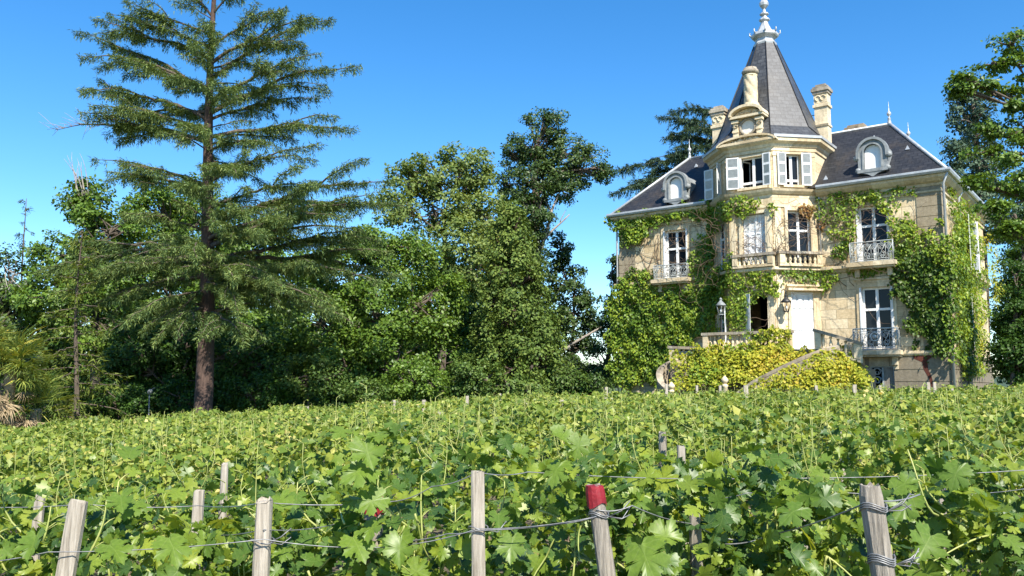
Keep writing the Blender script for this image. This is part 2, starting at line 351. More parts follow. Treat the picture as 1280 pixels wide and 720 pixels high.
def curl(h, cup, fold, wave, tip):
    V, F = fan(sym(h), cup, fold); x, y = V[:, 0], V[:, 1]; V = V.copy(); V[:, 2] += wave*np.sin(7*x+3)*np.sin(6*y+1)-tip*np.clip(y-.5, 0, 1)**2; return V, F
GRAPE_HI = [curl(GOUT, .25, .20, .05, .3), curl(GOUT, -.15, .35, .07, .5), curl(GOUT, .5, .05, .06, .1), curl(GOUT, .1, .6, .04, .6)]
GM_ = [(0, .02), (.24, -.15), (.50, .15), (.26, .33), (.48, .58), (.15, .60), (0, 1.0)]
GRAPE_MID = [curl(GM_, .25, .2, .04, .3), curl(GM_, -.1, .45, .05, .5), curl(GM_, .4, .1, .05, .2)]
LEAF4 = (np.array([(0, 0, 0), (.42, .35, .10), (0, 1, -.08), (-.42, .35, .10), (0, .45, -.02)]), np.array([(0, 1, 4), (1, 2, 4), (2, 3, 4), (3, 0, 4)]))
LEAF2 = (np.array([(0, 0, 0), (.36, .5, .08), (0, 1, -.06), (-.36, .5, .08)]), np.array([(0, 1, 2), (0, 2, 3)]))
NEEDLE = (np.array([(-.22, 0, 0), (.22, 0, 0), (.10, .6, .03), (0, 1, -.10), (-.12, .55, .03)]), np.array([(0, 1, 2), (0, 2, 4), (4, 2, 3)]))
def rnd(n, lo, hi): return RNG.uniform(lo, hi, n)
def rdir(n): return norm(RNG.normal(size=(n, 3)))
def inpoly(pts, poly):
    poly = np.array(poly, float); x, y = pts[:, 0], pts[:, 1]; ins = np.zeros(len(pts), bool); j = len(poly)-1
    for i in range(len(poly)):
        c = ((poly[i, 1] > y) != (poly[j, 1] > y)) & (x < (poly[j, 0]-poly[i, 0])*(y-poly[i, 1])/(poly[j, 1]-poly[i, 1]+1e-12)+poly[i, 0]); ins ^= c; j = i
    return ins

# ------------------------------------------------------------------ ground
xs = np.unique(np.concatenate([np.linspace(-900, -60, 12), np.linspace(-60, 60, 61), np.linspace(60, 900, 12)]))
ys = np.unique(np.concatenate([np.linspace(-60, 60, 49), np.linspace(60, 1500, 14)]))
X, Y = np.meshgrid(xs, ys); Z = ground(X)+.03*np.sin(X*1.7+Y)*np.sin(Y*1.3)
nx = len(xs); V = np.stack([X, Y, Z], -1).reshape(-1, 3)
F = np.array([(j*nx+i, j*nx+i+1, (j+1)*nx+i+1, (j+1)*nx+i) for j in range(len(ys)-1) for i in range(nx-1)])
tag(link('ground', tri_mesh('ground', V, F, True), M['turf']), kind='structure')
xs = np.linspace(-32, 32, 33); ys = np.linspace(-4, 29.6, 22); X, Y = np.meshgrid(xs, ys); Z = ground(X)+.03*np.sin(X*1.7+Y)*np.sin(Y*1.3)+.05
F = np.array([(j*33+i, j*33+i+1, (j+1)*33+i+1, (j+1)*33+i) for j in range(21) for i in range(32)])
tag(link('vineyard_soil', tri_mesh('vineyard_soil', np.stack([X, Y, Z], -1).reshape(-1, 3), F, True), M['soil']), kind='structure')

xs = np.linspace(-700, 900, 120); hv = []
for d_, k in ((430, 0), (520, 1), (700, 0)):
    hv.append(np.stack([xs, np.full(120, float(d_)), ground(xs)-1+k*(9+2.0*np.sin(xs*.021)+1.4*np.sin(xs*.057+1)+.7*np.sin(xs*.23))], -1))
V = np.concatenate(hv); F = np.array([(j*120+i, j*120+i+1, (j+1)*120+i+1, (j+1)*120+i) for j in range(2) for i in range(119)])
tag(link('hills', tri_mesh('hills', V, F, True), M['hill']), kind='structure')

# ------------------------------------------------------------------ the chateau
HOUSE = empty('chateau', HC, 'creeper covered limestone chateau with slate roofs and an eight sided tower', 'chateau', rz=-A)
W, DEP, ZB = 15.2, 10.5, .2
TC = (-7.55, 1.05); SD = 2.1; KK = SD/2**.5
TA, TB = (-8.6, TC[1]-SD*(1+2**.5)/2), (-6.5, TC[1]-SD*(1+2**.5)/2)
TZ, TCc = (TA[0]-KK, TA[1]+KK), (TB[0]+KK, TB[1]+KK)
R8 = SD/(2*math.sin(math.pi/8))
OCT = [(TC[0]+R8*math.cos(math.radians(22.5+45*k)), TC[1]+R8*math.sin(math.radians(22.5+45*k))) for k in range(8)]
class Fr:
    """frame of one wall face: s along it from P to Q, d outwards, z up"""
    def __init__(s, P, Q):
        s.P = np.array(P, float); q = np.array(Q, float)-s.P; s.L = np.linalg.norm(q); s.t = q/s.L; s.n = np.array([s.t[1], -s.t[0]])
    def __call__(s, a, d, z):
        p = s.P+s.t*a+s.n*d; return (p[0], p[1], z)
    def world(s, a, d, z): p = s(a, d, z); return H(*p)
FL = Fr((-W, 0), (TZ[0], 0)); FR_ = Fr((TCc[0], 0), (0, 0)); FS = Fr((0, 0), (0, DEP))
FZ, FA, FB = Fr(TZ, TA), Fr(TA, TB), Fr(TB, TCc)
def uR(u): return u-TCc[0]
def uL(u): return u+W
def wall(mb, F, s0, s1, z0, z1, ops=(), rev=.28, d=0., uo=0.):
    ss = sorted({s0, s1, *[o[0] for o in ops], *[o[1] for o in ops]}); zs = sorted({z0, z1, *[o[2] for o in ops], *[o[3] for o in ops]})
    for i in range(len(ss)-1):
        for j in range(len(zs)-1):
            cs, cz = (ss[i]+ss[i+1])/2, (zs[j]+zs[j+1])/2
            if any(o[0] < cs < o[1] and o[2] < cz < o[3] for o in ops): continue
            q = [(ss[i], zs[j]), (ss[i+1], zs[j]), (ss[i+1], zs[j+1]), (ss[i], zs[j+1])]
            mb.face([F(a, d, z) for a, z in q], [(a+uo, z) for a, z in q])
    for a0, a1, b0, b1 in [o[:4] for o in ops]:
        for p, q in (((a0, b0), (a1, b0)), ((a1, b0), (a1, b1)), ((a1, b1), (a0, b1)), ((a0, b1), (a0, b0))):
            mb.face([F(p[0], d, p[1]), F(p[0], d-rev, p[1]), F(q[0], d-rev, q[1]), F(q[0], d, q[1])], [(0, 0), (rev, 0), (rev, 1), (0, 1)])
# window openings: (s0, s1, z0, z1)
oR1 = (uR(-3.28), uR(-2.08), 6.98, 9.45); oR0 = (uR(-3.28), uR(-2.08), 3.3, 5.92); oRb = (uR(-3.05), uR(-2.1), .6, 2.55)
oL1 = (uL(-12.58), uL(-11.42), 6.98, 9.42); oL0 = (uL(-12.6), uL(-11.4), 3.3, 5.9)
oA2, oA1, oA0 = (.62, 1.82, 10.66, 12.06), (.66, 1.82, 7.05, 9.42), (.72, 1.80, 3.2, 5.8)
oB2, oB1, oB0 = (.60, 1.36, 10.66, 12.08), (.66, 1.78, 7.05, 9.5), (.70, 1.86, 3.22, 5.82)
oZ2, oZ1, oZ0 = (.55, 1.45, 10.62, 12.06), (.70, 1.78, 7.05, 9.4), (.6, 1.85, 3.2, 5.3)
oS1 = (4.6, 5.8, 6.98, 9.4); oS0 = (4.6, 5.8, 3.3, 5.9)
m = MB()
wall(m, FL, 0, FL.L, 3.1, 10.45, [oL1, oL0]); wall(m, FR_, 0, FR_.L, 3.1, 10.45, [oR1, oR0], uo=.3); wall(m, FS, 0, DEP, 3.1, 10.45, [oS1, oS0], uo=.6)
fb = Fr((0, DEP), (-W, DEP)); fl = Fr((-W, DEP), (-W, 0)); wall(m, fb, 0, W, ZB, 10.45); wall(m, fl, 0, DEP, ZB, 10.45)
m.build('wall', M['stone'], HOUSE)
m = MB()
wall(m, FL, 0, FL.L, ZB, 3.1, [], d=.06); m.build('basement_wall', M['stone_lower'], HOUSE); m = MB(); wall(m, FR_, 0, FR_.L, ZB, 3.1, [oRb], d=.06); wall(m, FS, -.06, DEP, ZB, 3.1, [], d=.06)
m.build('basement_wall', M['stone_lower'], HOUSE)
m = MB()
for F_, ops in ((FZ, [oZ2, oZ1, oZ0]), (FA, [oA2, oA1, oA0]), (FB, [oB2, oB1, oB0])): wall(m, F_, 0, F_.L, ZB, 12.55, ops, uo=.2)
for k in range(8):
    P, Q = OCT[k], OCT[(k+1) % 8]; F_ = Fr(P, Q)
    if F_.n @ np.array([0, -1.]) > .3: continue
    wall(m, F_, 0, F_.L, 3 if F_.n[1] > -.3 and abs(F_.n[0]) < .9 else 9.8, 12.55)
m.build('tower_wall', M['stone'], HOUSE)
m = MB()                                               # floors and back walls, coloured near black as the darkness behind open windows
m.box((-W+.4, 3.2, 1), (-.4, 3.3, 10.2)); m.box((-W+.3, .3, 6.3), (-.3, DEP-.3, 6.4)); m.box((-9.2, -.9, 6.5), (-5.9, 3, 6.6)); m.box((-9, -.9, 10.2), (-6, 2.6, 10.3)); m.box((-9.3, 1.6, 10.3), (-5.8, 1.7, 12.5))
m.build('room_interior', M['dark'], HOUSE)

# trim courses that run round the building
path = [(0, DEP), (0, 0), TCc, TB, TA, TZ, (-W, 0), (-W, DEP)]
m = MB(); m.sweep(path, [(-.02, 6.62), (.08, 6.66), (.13, 6.74), (.24, 6.80), (.24, 6.92), (-.02, 6.97)]); m.build('string_course', M['stone_trim'], HOUSE)
m = MB(); m.sweep(path, [(-.02, 2.95), (.13, 2.98), (.17, 3.06), (.17, 3.16), (-.02, 3.2)]); m.build('plinth_cap', M['stone_trim'], HOUSE)
m = MB()
pr = [(-.02, 9.98), (.06, 10.0), (.09, 10.1), (.2, 10.16), (.34, 10.3), (.36, 10.40), (-.02, 10.42)]; pa = [(-.02, 9.72), (.07, 9.74), (.07, 9.82), (-.02, 9.84)]
for pth in ([(0, DEP), (0, 0), (TCc[0]+.05, 0)], [(TZ[0]-.05, 0), (-W, 0), (-W, DEP)]):
    m.sweep(pth, pr); m.sweep(pth, pa)
m.split('cornice', M['stone_trim'], HOUSE)
m = MB()
o8 = list(reversed(OCT)); bay = [(TCc[0], .1), TB, TA, (TZ[0], .1)]
bayp = [TCc, TB, TA, TZ]
m.sweep(o8, [(-.02, 12.2), (.05, 12.22), (.05, 12.36), (.1, 12.4), (.14, 12.52), (.3, 12.62), (.32, 12.76), (-.02, 12.80)], True)
m.sweep(bayp, [(-.02, 10.22), (.06, 10.24), (.16, 10.36), (.2, 10.46), (-.02, 10.5)]); m.sweep(bayp, [(-.02, 9.62), (.05, 9.64), (.05, 9.72), (-.02, 9.74)])
m.build('tower_cornice', M['stone_trim'], HOUSE)
m = MB()
gp = [(.36, 10.41), (.46, 10.42), (.50, 10.50), (.50, 10.58), (.44, 10.60), (.36, 10.60)]
m.sweep([(0, DEP), (0, 0), (TCc[0]+.1, 0)], gp); m.sweep([(TZ[0]-.1, 0), (-W, 0), (-W, DEP)], gp)
m.sweep([OCT[k] for k in (5, 4, 3, 2, 1, 0, 7, 6)], [(.28, 12.77), (.36, 12.78), (.36, 12.9), (.22, 12.92)])
m.split('gutter', M['zinc'], HOUSE)
# quoins with deep joints, pilaster strips on the tower angles
m = MB()
for k in range(16):
    z = 3.22+k*.425
    if z > 9.6: break
    if 6.3 < z < 6.95: continue
    m.box((-.92, -.035, z), (.035, .9, z+.40)); m.box((-W-.035, -.035, z), (-W+.92, .9, z+.40))
m.split('quoin', M['stone'], HOUSE)
m = MB()
for k in range(5):
    z = .5+k*.5; m.box((-4.9, -.085, z), (.085, 1.0, z+.47)) if k*0 else None
for (a, b) in ((uR(-4.95), oRb[0]-.02), (oRb[1]+.02, uR(.09))):
    for k in range(5):
        z = .42+k*.5; m.box((a, .05, z), (b, .1, z+.47), FR_)
for k in range(5): m.box((-.0, .05, .42+k*.5), (DEP, .1, .42+k*.5+.47), FS)
m.split('rusticated_course', M['stone_lower'], HOUSE)
m = MB()
for F_ in (FZ, FA, FB):
    for a, b in ((.06, .36), (F_.L-.36, F_.L-.06)):
        m = MB(); m.box((a, -.02, 10.52), (b, .05, 12.18), F_); m.box((a-.03, -.02, 11.98), (b+.03, .075, 12.14), F_); m.box((a, -.02, 7.0), (b, .045, 9.6), F_); m.box((a, -.02, 3.25), (b, .045, 6.6), F_)
        m.build('pilaster', M['stone_trim'], HOUSE)
m = MB()
def surround(F_, o, t=.2, d=.06, sill=True, lint=True):
    a0, a1, z0, z1 = o; m = MB()
    m.box((a0-t, -.02, z0), (a0-.004, d, z1+t), F_); m.box((a1+.004, -.02, z0), (a1+t, d, z1+t), F_); m.box((a0-.004, -.02, z1+.004), (a1+.004, d, z1+t), F_)
    if lint: m.box((a0-t-.08, -.02, z1+t+.12), (a1+t+.08, d+.10, z1+t+.2), F_); m.box((a0-t, -.02, z1+t+.003), (a1+t, d+.03, z1+t+.117), F_)
    if sill: m.box((a0-t, -.1, z0-.12), (a1+t, d+.08, z0-.004), F_)
    m.build('window_surround', M['stone_trim'], HOUSE)
for F_, o, l in ((FR_, oR1, 0), (FR_, oR0, 1), (FL, oL1, 0), (FL, oL0, 1), (FS, oS1, 0), (FS, oS0, 1), (FA, oA1, 0), (FB, oB1, 0), (FZ, oZ1, 0), (FA, oA0, 1), (FB, oB0, 1)): surround(F_, o, .2 if F_ in (FR_, FL, FS) else .14, .06, False, l)
for F_, o in ((FA, oA2), (FB, oB2), (FZ, oZ2)): surround(F_, o, .10, .05, True, False)

# ---- roofs
EV = .36
def roof_face(mb, pts):
    P = [np.array(p, float) for p in pts]; e = P[1]-P[0]; e /= np.linalg.norm(e); n = np.cross(P[1]-P[0], P[2]-P[0]); n /= np.linalg.norm(n); f = np.cross(n, e)
    mb.face(pts, [((p-P[0]) @ e, (p-P[0]) @ f) for p in P])
x0, x1, y0, y1 = -W-EV, EV, -EV, DEP+EV; tx0, tx1, ty0, ty1 = -12.66, -2.54, 3.15, 7.2; ZE, ZR = 10.52, 13.87
m = MB()
roof_face(m, [(x0, y0, ZE), (x1, y0, ZE), (tx1, ty0, ZR), (tx0, ty0, ZR)]); roof_face(m, [(x1, y0, ZE), (x1, y1, ZE), (tx1, ty1, ZR), (tx1, ty0, ZR)])
roof_face(m, [(x1, y1, ZE), (x0, y1, ZE), (tx0, ty1, ZR), (tx1, ty1, ZR)]); roof_face(m, [(x0, y1, ZE), (x0, y0, ZE), (tx0, ty0, ZR), (tx0, ty1, ZR)])
roof_face(m, [(tx0, ty0, ZR), (tx1, ty0, ZR), (tx1, ty1, ZR), (tx0, ty1, ZR)])
ROOF = m.build('roof', M['slate'], HOUSE)
m = MB()
for a, b in (((x1, y0, ZE), (tx1, ty0, ZR)), ((x1, y1, ZE), (tx1, ty1, ZR)), ((x0, y0, ZE), (tx0, ty0, ZR)), ((x0, y1, ZE), (tx0, ty1, ZR))):
    m.tube([np.array(a)+(0, 0, .02), np.array(b)+(0, 0, .03)], .075, 6)
for a, b in (((tx0, ty0), (tx1, ty0)), ((tx1, ty0), (tx1, ty1)), ((tx1, ty1), (tx0, ty1)), ((tx0, ty1), (tx0, ty0))): m.tube([(*a, ZR+.02), (*b, ZR+.02)], .06, 6)
m.build('hip_flashing', M['zinc'], ROOF)
m = MB()
for u, z in ((-3.0, 13.0), (-4.6, 10.9), (-11.9, 13.1), (-1.4, 12.0)):
    v = (z-ZE)/.974-EV; m.idx([(u-.1, v-.02, z), (u+.1, v-.02, z), (u, v, z+.2), (u, v+.25, z+.16)], [(0, 1, 2), (1, 3, 2), (0, 2, 3)])
m.split('roof_vent', M['zinc'], ROOF)
def finial(parent, c, k=1.0):
    m = MB(); m.lathe(c, [(.16*k, -.1), (.15*k, .12*k), (.10*k, .4*k), (.13*k, .44*k), (.06*k, .5*k), (.05*k, .6*k), (.16*k, .74*k), (.17*k, .82*k), (.12*k, .93*k), (.05*k, 1.0*k), (.025*k, 1.3*k), (.008, 1.75*k)], 10)
    return m.build('finial', M['zinc'], parent)
for c in ((tx1, ty0, ZR), (tx1, ty1-.2, ZR), (tx0, ty0, ZR)): finial(ROOF, c, .62)
# spire
m = MB(); zs_, rs_ = [12.9, 13.12, 13.5, 18.25], [R8+.30, R8+.06, R8-.32, .52]
pts = [[(TC[0]+r*math.cos(math.radians(22.5+45*k)), TC[1]+r*math.sin(math.radians(22.5+45*k)), z) for k in range(8)] for r, z in zip(rs_, zs_)]
for j in range(3):
    for k in range(8): roof_face(m, [pts[j][k], pts[j][(k+1) % 8], pts[j+1][(k+1) % 8], pts[j+1][k]])
SP = m.build('spire', M['slate_spire'], HOUSE)
m = MB(); r22 = math.radians(22.5)
m.lathe((*TC, 0), [(.53, 18.15), (.56, 18.28), (.46, 18.42), (.45, 18.52), (.62, 18.62), (.66, 18.68), (.65, 18.80), (.45, 18.84), (.34, 19.02), (.19, 19.32), (.16, 19.44), (.26, 19.52), (.26, 19.58), (.14, 19.66), (.11, 19.76), (.22, 19.82), (.22, 19.87), (.09, 19.94), (.06, 20.10), (.10, 20.14), (.21, 20.28), (.23, 20.40), (.18, 20.52), (.06, 20.60), (.04, 20.82), (.10, 20.88), (.02, 21.3)], 8, r22, smooth=False)
for k in range(8):
    a = r22+k*math.pi/4; c, s_ = math.cos(a), math.sin(a); m.tube([(TC[0]+.60*c, TC[1]+.60*s_, 18.72), (TC[0]+.72*c, TC[1]+.72*s_, 18.82), (TC[0]+.71*c, TC[1]+.71*s_, 18.95), (TC[0]+.66*c, TC[1]+.66*s_, 18.92)], [.045, .035, .028, .016], 5)
m.build('finial', M['zinc'], SP)
m = MB()
for k in range(8):
    m.tube([np.array(pts[j][k])+(0, 0, .015) for j in range(4)], .028, 5)
m.build('ridge_flashing', M['slate'], SP)
# chimneys
def chimney(u, v, z0, z1, w=.60, d=.52):
    m = MB(); T = lambda x, y, z: (u+x, v+y, z)
    m.box((-w/2, -d/2, z0), (w/2, d/2, z1-.75), T); m.box((-w/2-.04, -d/2-.04, z1-1.9), (w/2+.04, d/2+.04, z1-1.8), T); m.box((-w/2-.06, -d/2-.06, z1-.95), (w/2+.06, d/2+.06, z1-.82), T)
    m.box((-w/2-.01, -d/2-.01, z1-.75), (w/2+.01, d/2+.01, z1-.3), T)
    for sx in (-.2, .2):
        m.tube([T(sx*w+.12*math.cos(q), -d/2-.02, z1-.52+.12*math.sin(q)) for q in np.linspace(0, 4.6, 10)], .035, 5)
    ch = m.build('chimney', M['stone_trim'], HOUSE)
    m = MB()
    for a, z, zz in ((.06, z1-.3, z1-.18), (.11, z1-.178, z1-.04), (.05, z1-.038, z1+.06), (-.06, z1+.062, z1+.18)): m.box((-w/2-a, -d/2-a, z), (w/2+a, d/2+a, zz), T)
    m.build('chimney_cap', M['stone_grey'], ch); return ch
ch = chimney(-5.25, 2.1, 10.2, 15.85)
m = MB(); m.tube([(-5.6, 2.0, 14.6), (-6.6, 1.6, 14.55)], .02, 5); m.build('tie_rod', M['iron_dark'], ch)
chimney(-9.85, .75, 10.2, 15.35)
chimney(-4.3, 4.3, 13.2, 14.25, .9, .6); chimney(-3.2, 6.0, 12.8, 14.05, .7, .5)
# arched pediment over the front window, clock stage and twisted flue
m = MB()
def arch_pts(sc, z0, a, h, n=14): return [(sc-a*math.cos(t), z0+h*math.sin(t)) for t in np.linspace(0, math.pi, n)]
def arch_band(F_, sc, z0, a, h, th, d0, d1):
    o = arch_pts(sc, z0, a, h); i = arch_pts(sc, z0, a-th, h-th)
    for k in range(len(o)-1):
        q = [o[k], o[k+1], i[k+1], i[k]]
        V = [F_(s_, d0, z) for s_, z in q]+[F_(s_, d1, z) for s_, z in q]
        m.idx(V, [(0, 1, 2, 3), (7, 6, 5, 4), (0, 4, 5, 1), (2, 6, 7, 3), (1, 5, 6, 2), (3, 7, 4, 0)])
def arch_fill(F_, sc, z0, a, h, d0, d1):
    o = arch_pts(sc, z0, a, h); V = [F_(s_, d1, z) for s_, z in o]; Vb = [F_(s_, d0, z) for s_, z in o]; n = len(o)
    m.idx(V+Vb, [tuple(range(n)), tuple(reversed(range(n, 2*n)))]+[(k, n+k, n+k+1, k+1) for k in range(n-1)])
cs = SD/2
arch_fill(FA, cs, 12.70, 1.24, .28, -.5, .10); arch_band(FA, cs, 12.66, 1.42, .40, .10, -.5, .37); arch_band(FA, cs, 12.68, 1.26, .28, .05, .08, .24)
m.box((-.3, -.02, 12.66), (SD+.3, .34, 12.78), FA)
PED = m.build('pediment', M['stone_trim'], HOUSE)
m = MB(); rr = random.Random(3)
for k in range(26):                                     # carved garland
    q = rr.uniform(-1, 1); s_ = cs+q*.62; z = 12.80+.04*(1-abs(q))+rr.uniform(-.02, .16*(1-abs(q)))
    t0 = rr.uniform(0, 6.28); r0 = rr.uniform(.06, .12)
    m.tube([FA(s_+r0*(1-i/12)*math.cos(t0+i*.6), .16+.10*math.sin(i*.25), z+r0*(1-i/12)*math.sin(t0+i*.6)) for i in range(10)], .035, 5)
m.lathe((0, 0, 0), [(.02, 0), (.12, .05), (.15, .16), (.1, .27), (.02, .32)], 8, T=lambda x, y, z: FA(cs+x, .2+y, 12.88+z))
m.build('carved_garland', M['stone_trim'], PED)
m = MB(); m.box((cs-.60, -.95, 12.8), (cs+.60, -.05, 13.98), FA)
for s_ in (cs-.68, cs+.44):
    m.box((s_, -.08, 12.98), (s_+.24, .08, 13.80), FA); m.box((s_-.05, -.1, 13.74), (s_+.29, .15, 13.86), FA); m.box((s_-.02, -.1, 13.30), (s_+.26, .12, 13.39), FA); m.box((s_-.04, -.1, 12.9), (s_+.28, .13, 13.03), FA)
    for q in range(2): m.tube([FA(s_+.13+.11*(1-i/12)*math.cos(i*.6), .10, 13.56+.11*(1-i/12)*math.sin(i*.6)) for i in range(11)], .03, 5)
arch_fill(FA, cs, 14.04, .64, .32, -.95, .0); arch_band(FA, cs, 14.04, .82, .48, .12, -.98, .28); m.box((cs-.8, -.9, 13.93), (cs+.8, .22, 14.04), FA)
for k in range(10):
    q = rr.uniform(-.45, .45); t0 = rr.uniform(0, 6.28); m.tube([FA(cs+q+.07*(1-i/10)*math.cos(t0+i*.7), .05, 14.15+.08*(1-abs(q)*2)+.07*(1-i/10)*math.sin(t0+i*.7)) for i in range(8)], .026, 4)
CK = m.build('clock_stage', M['stone_trim'], HOUSE)
m = MB(); ring = [FA(cs+.37*math.cos(t), -.02, 13.52+.37*math.sin(t)) for t in np.linspace(0, 2*math.pi, 25)]; m.tube(ring, .075, 6)
m.build('clock_ring', M['ring'], CK)
m = MB(); m.idx([FA(cs+.34*math.cos(t), -.04, 13.52+.34*math.sin(t)) for t in np.linspace(0, 2*math.pi, 24, False)], [tuple(range(24))]); m.build('clock_face', M['clock'], CK)
m = MB(); cx, cy = FA(cs, -.5, 0)[:2]
m.lathe((cx, cy, 0), [(.48, 14.2), (.48, 14.55), (.38, 14.66), (.36, 14.74)], 8, r22, smooth=False)
n, zz = 40, np.linspace(14.72, 16.05, 30); V = []
for z in zz:
    for k in range(n):
        a = 2*math.pi*k/n; r = .275+.045*abs(math.sin(2.5*(a+2.2*(z-15))))**.6; V.append((cx+r*math.cos(a), cy+r*math.sin(a), z))
m.idx(V, [(j*n+k, j*n+(k+1) % n, (j+1)*n+(k+1) % n, (j+1)*n+k) for j in range(len(zz)-1) for k in range(n)], True)
m.lathe((cx, cy, 0), [(.31, 16.02), (.33, 16.09), (.29, 16.13)], 14)
fl_ = m.build('twisted_chimney', M['stone_trim'], HOUSE)
m = MB(); m.lathe((cx, cy, 0), [(.29, 16.12), (.37, 16.17), (.40, 16.25), (.37, 16.33), (.31, 16.37), (.30, 16.45)], 14); m.build('chimney_cap', M['stone_grey'], fl_)

# ---- dormers
def dormer(u, vf, zb):
    F_ = Fr((u-1, vf), (u+1, vf)); global m
    m = MB(); c = 1.0
    # hood body running back into the slope
    o = [(c-.56, zb)]+[(c-.56*math.cos(t), zb+.98+.56*math.sin(t)) for t in np.linspace(0, math.pi, 13)]+[(c+.56, zb)]
    for k in range(len(o)-1):
        m.face([F_(o[k][0], .0, o[k][1]), F_(o[k+1][0], .0, o[k+1][1]), F_(o[k+1][0], -1.7, o[k+1][1]), F_(o[k][0], -1.7, o[k][1])], smooth=True)
    dm = m.build('dormer', M['zinc_dark'], HOUSE)
    m = MB(); 
    def ringband(a0, h0, a1, h1, d0, d1, low):
        po = [(c-a0, zb+low)]+[(c-a0*math.cos(t), zb+h0+a0*math.sin(t)) for t in np.linspace(0, math.pi, 15)]+[(c+a0, zb+low)]
        pi_ = [(c-a1, zb+low)]+[(c-a1*math.cos(t), zb+h1+a1*math.sin(t)) for t in np.linspace(0, math.pi, 15)]+[(c+a1, zb+low)]
        for k in range(len(po)-1):
            q = [po[k], po[k+1], pi_[k+1], pi_[k]]; V = [F_(s_, d0, z) for s_, z in q]+[F_(s_, d1, z) for s_, z in q]
            m.idx(V, [(0, 1, 2, 3), (7, 6, 5, 4), (0, 4, 5, 1), (2, 6, 7, 3), (1, 5, 6, 2), (3, 7, 4, 0)])
    ringband(.60, .98, .36, .98, -.12, .06, .22); ringband(.66, .98, .55, .98, -.2, .15, .75); ringband(.42, .98, .35, .98, .05, .1, .25)
    for sg in (-1, 1):
        m.lathe((0, 0, 0), [(.02, -.02), (.13, .0), (.13, .16), (.02, .18)], 10, T=lambda x, y, z: F_(c+sg*.66+x, -.06+z, zb+.78+y))
        m.lathe((0, 0, 0), [(.02, -.02), (.12, .0), (.12, .16), (.02, .18)], 10, T=lambda x, y, z: F_(c+sg*.60+x, -.06+z, zb+.22+y))
    m.box((c-.62, -.15, zb+.10), (c+.62, .12, zb+.24), F_); m.idx([F_(c-.5, .1, zb+.1), F_(c-.22, .1, zb+.02), F_(c, .1, zb-.12), F_(c+.22, .1, zb+.02), F_(c+.5, .1, zb+.1), F_(c-.5, -.15, zb+.1), F_(c-.22, -.15, zb+.02), F_(c, -.15, zb-.12), F_(c+.22, -.15, zb+.02), F_(c+.5, -.15, zb+.1)], [(0, 1, 2, 3, 4), (0, 5, 6, 1), (1, 6, 7, 2), (2, 7, 8, 3), (3, 8, 9, 4)])
    m.build('dormer_frame', M['zinc_dark'], dm)
    m = MB(); q = [(c-.34, zb+.24)]+[(c-.34*math.cos(t), zb+.98+.34*math.sin(t)) for t in np.linspace(0, math.pi, 13)]+[(c+.34, zb+.24)]
    m.idx([F_(s_, -.06, z) for s_, z in q], [tuple(range(len(q)))]); m.build('dormer_panel', M['white'], dm)
dormer(-2.56, -.05, 10.82); dormer(-11.86, -.15, 10.72)

# ---- windows
def window(F_, o, bars=(.62,), dep=.2, mid=True, opened=None, glass=True, name='window', fw=.09):
    a0, a1, z0, z1 = o; m = MB(); g = -dep
    m.box((a0+.003, g-.03, z0), (a0+fw, g+.05, z1), F_); m.box((a1-fw, g-.03, z0), (a1-.003, g+.05, z1), F_)
    m.box((a0+fw, g-.03, z1-fw), (a1-fw, g+.05, z1-.003), F_); m.box((a0+fw, g-.03, z0+.003), (a1-fw, g+.05, z0+fw), F_)
    c = (a0+a1)/2
    if mid: m.box((c-.06, g-.025, z0+fw), (c+.06, g+.06, z1-fw), F_)
    for b in bars:
        z = z0+(z1-z0)*b
        for p, q in ((a0+fw, c-.062), (c+.062, a1-fw)): m.box((p, g-.02, z-.05), (q, g+.055, z+.05), F_)
    wd = m.build(name, M['white'], HOUSE)
    if glass:
        m = MB()
        m.box((a0+fw-.01, g-.012, z0+fw-.01), (a1-fw+.01, g+.002, z1-fw+.01), F_)
        m.build('pane', M['glass'], wd)
    return wd
def shutter(wd, F_, a, z0, z1, w, ang=0., hinge='l', panels=3, d=.07):
    """leaf hinged at a, folded back along the wall (ang 0) or turned out from it"""
    sg = -1 if hinge == 'l' else 1
    ca, sa = math.cos(ang), math.sin(ang)
    T = lambda x, y, z: F_(a+sg*(x*ca), d+x*sa+y*ca, z)
    m = MB(); m.box((0, 0, z0), (.055, .04, z1), T); m.box((w-.055, 0, z0), (w, .04, z1), T)
    hs_ = np.linspace(z0, z1, panels+1)
    for k in range(panels+1):
        zc = hs_[k]; m.box((.055, .002, max(z0, zc-.05)), (w-.055, .038, min(z1, zc+.05)), T)
    sh = m.build('shutter', M['shutter'], wd)
    m = MB()
    for k in range(panels):
        for z in np.arange(hs_[k]+.06, hs_[k+1]-.07, .055):
            m.idx([T(.056, .006, z), T(w-.056, .006, z), T(w-.056, .032, z+.045), T(.056, .032, z+.045), T(.056, .014, z), T(w-.056, .014, z), T(w-.056, .040, z+.045), T(.056, .040, z+.045)], [(0, 1, 2, 3), (7, 6, 5, 4), (0, 4, 5, 1), (2, 6, 7, 3)])
    m.box((.057, .003, z0+.02), (w-.057, .007, z1-.02), T)
    m.build('louvre', M['louvre'], sh)
    return sh
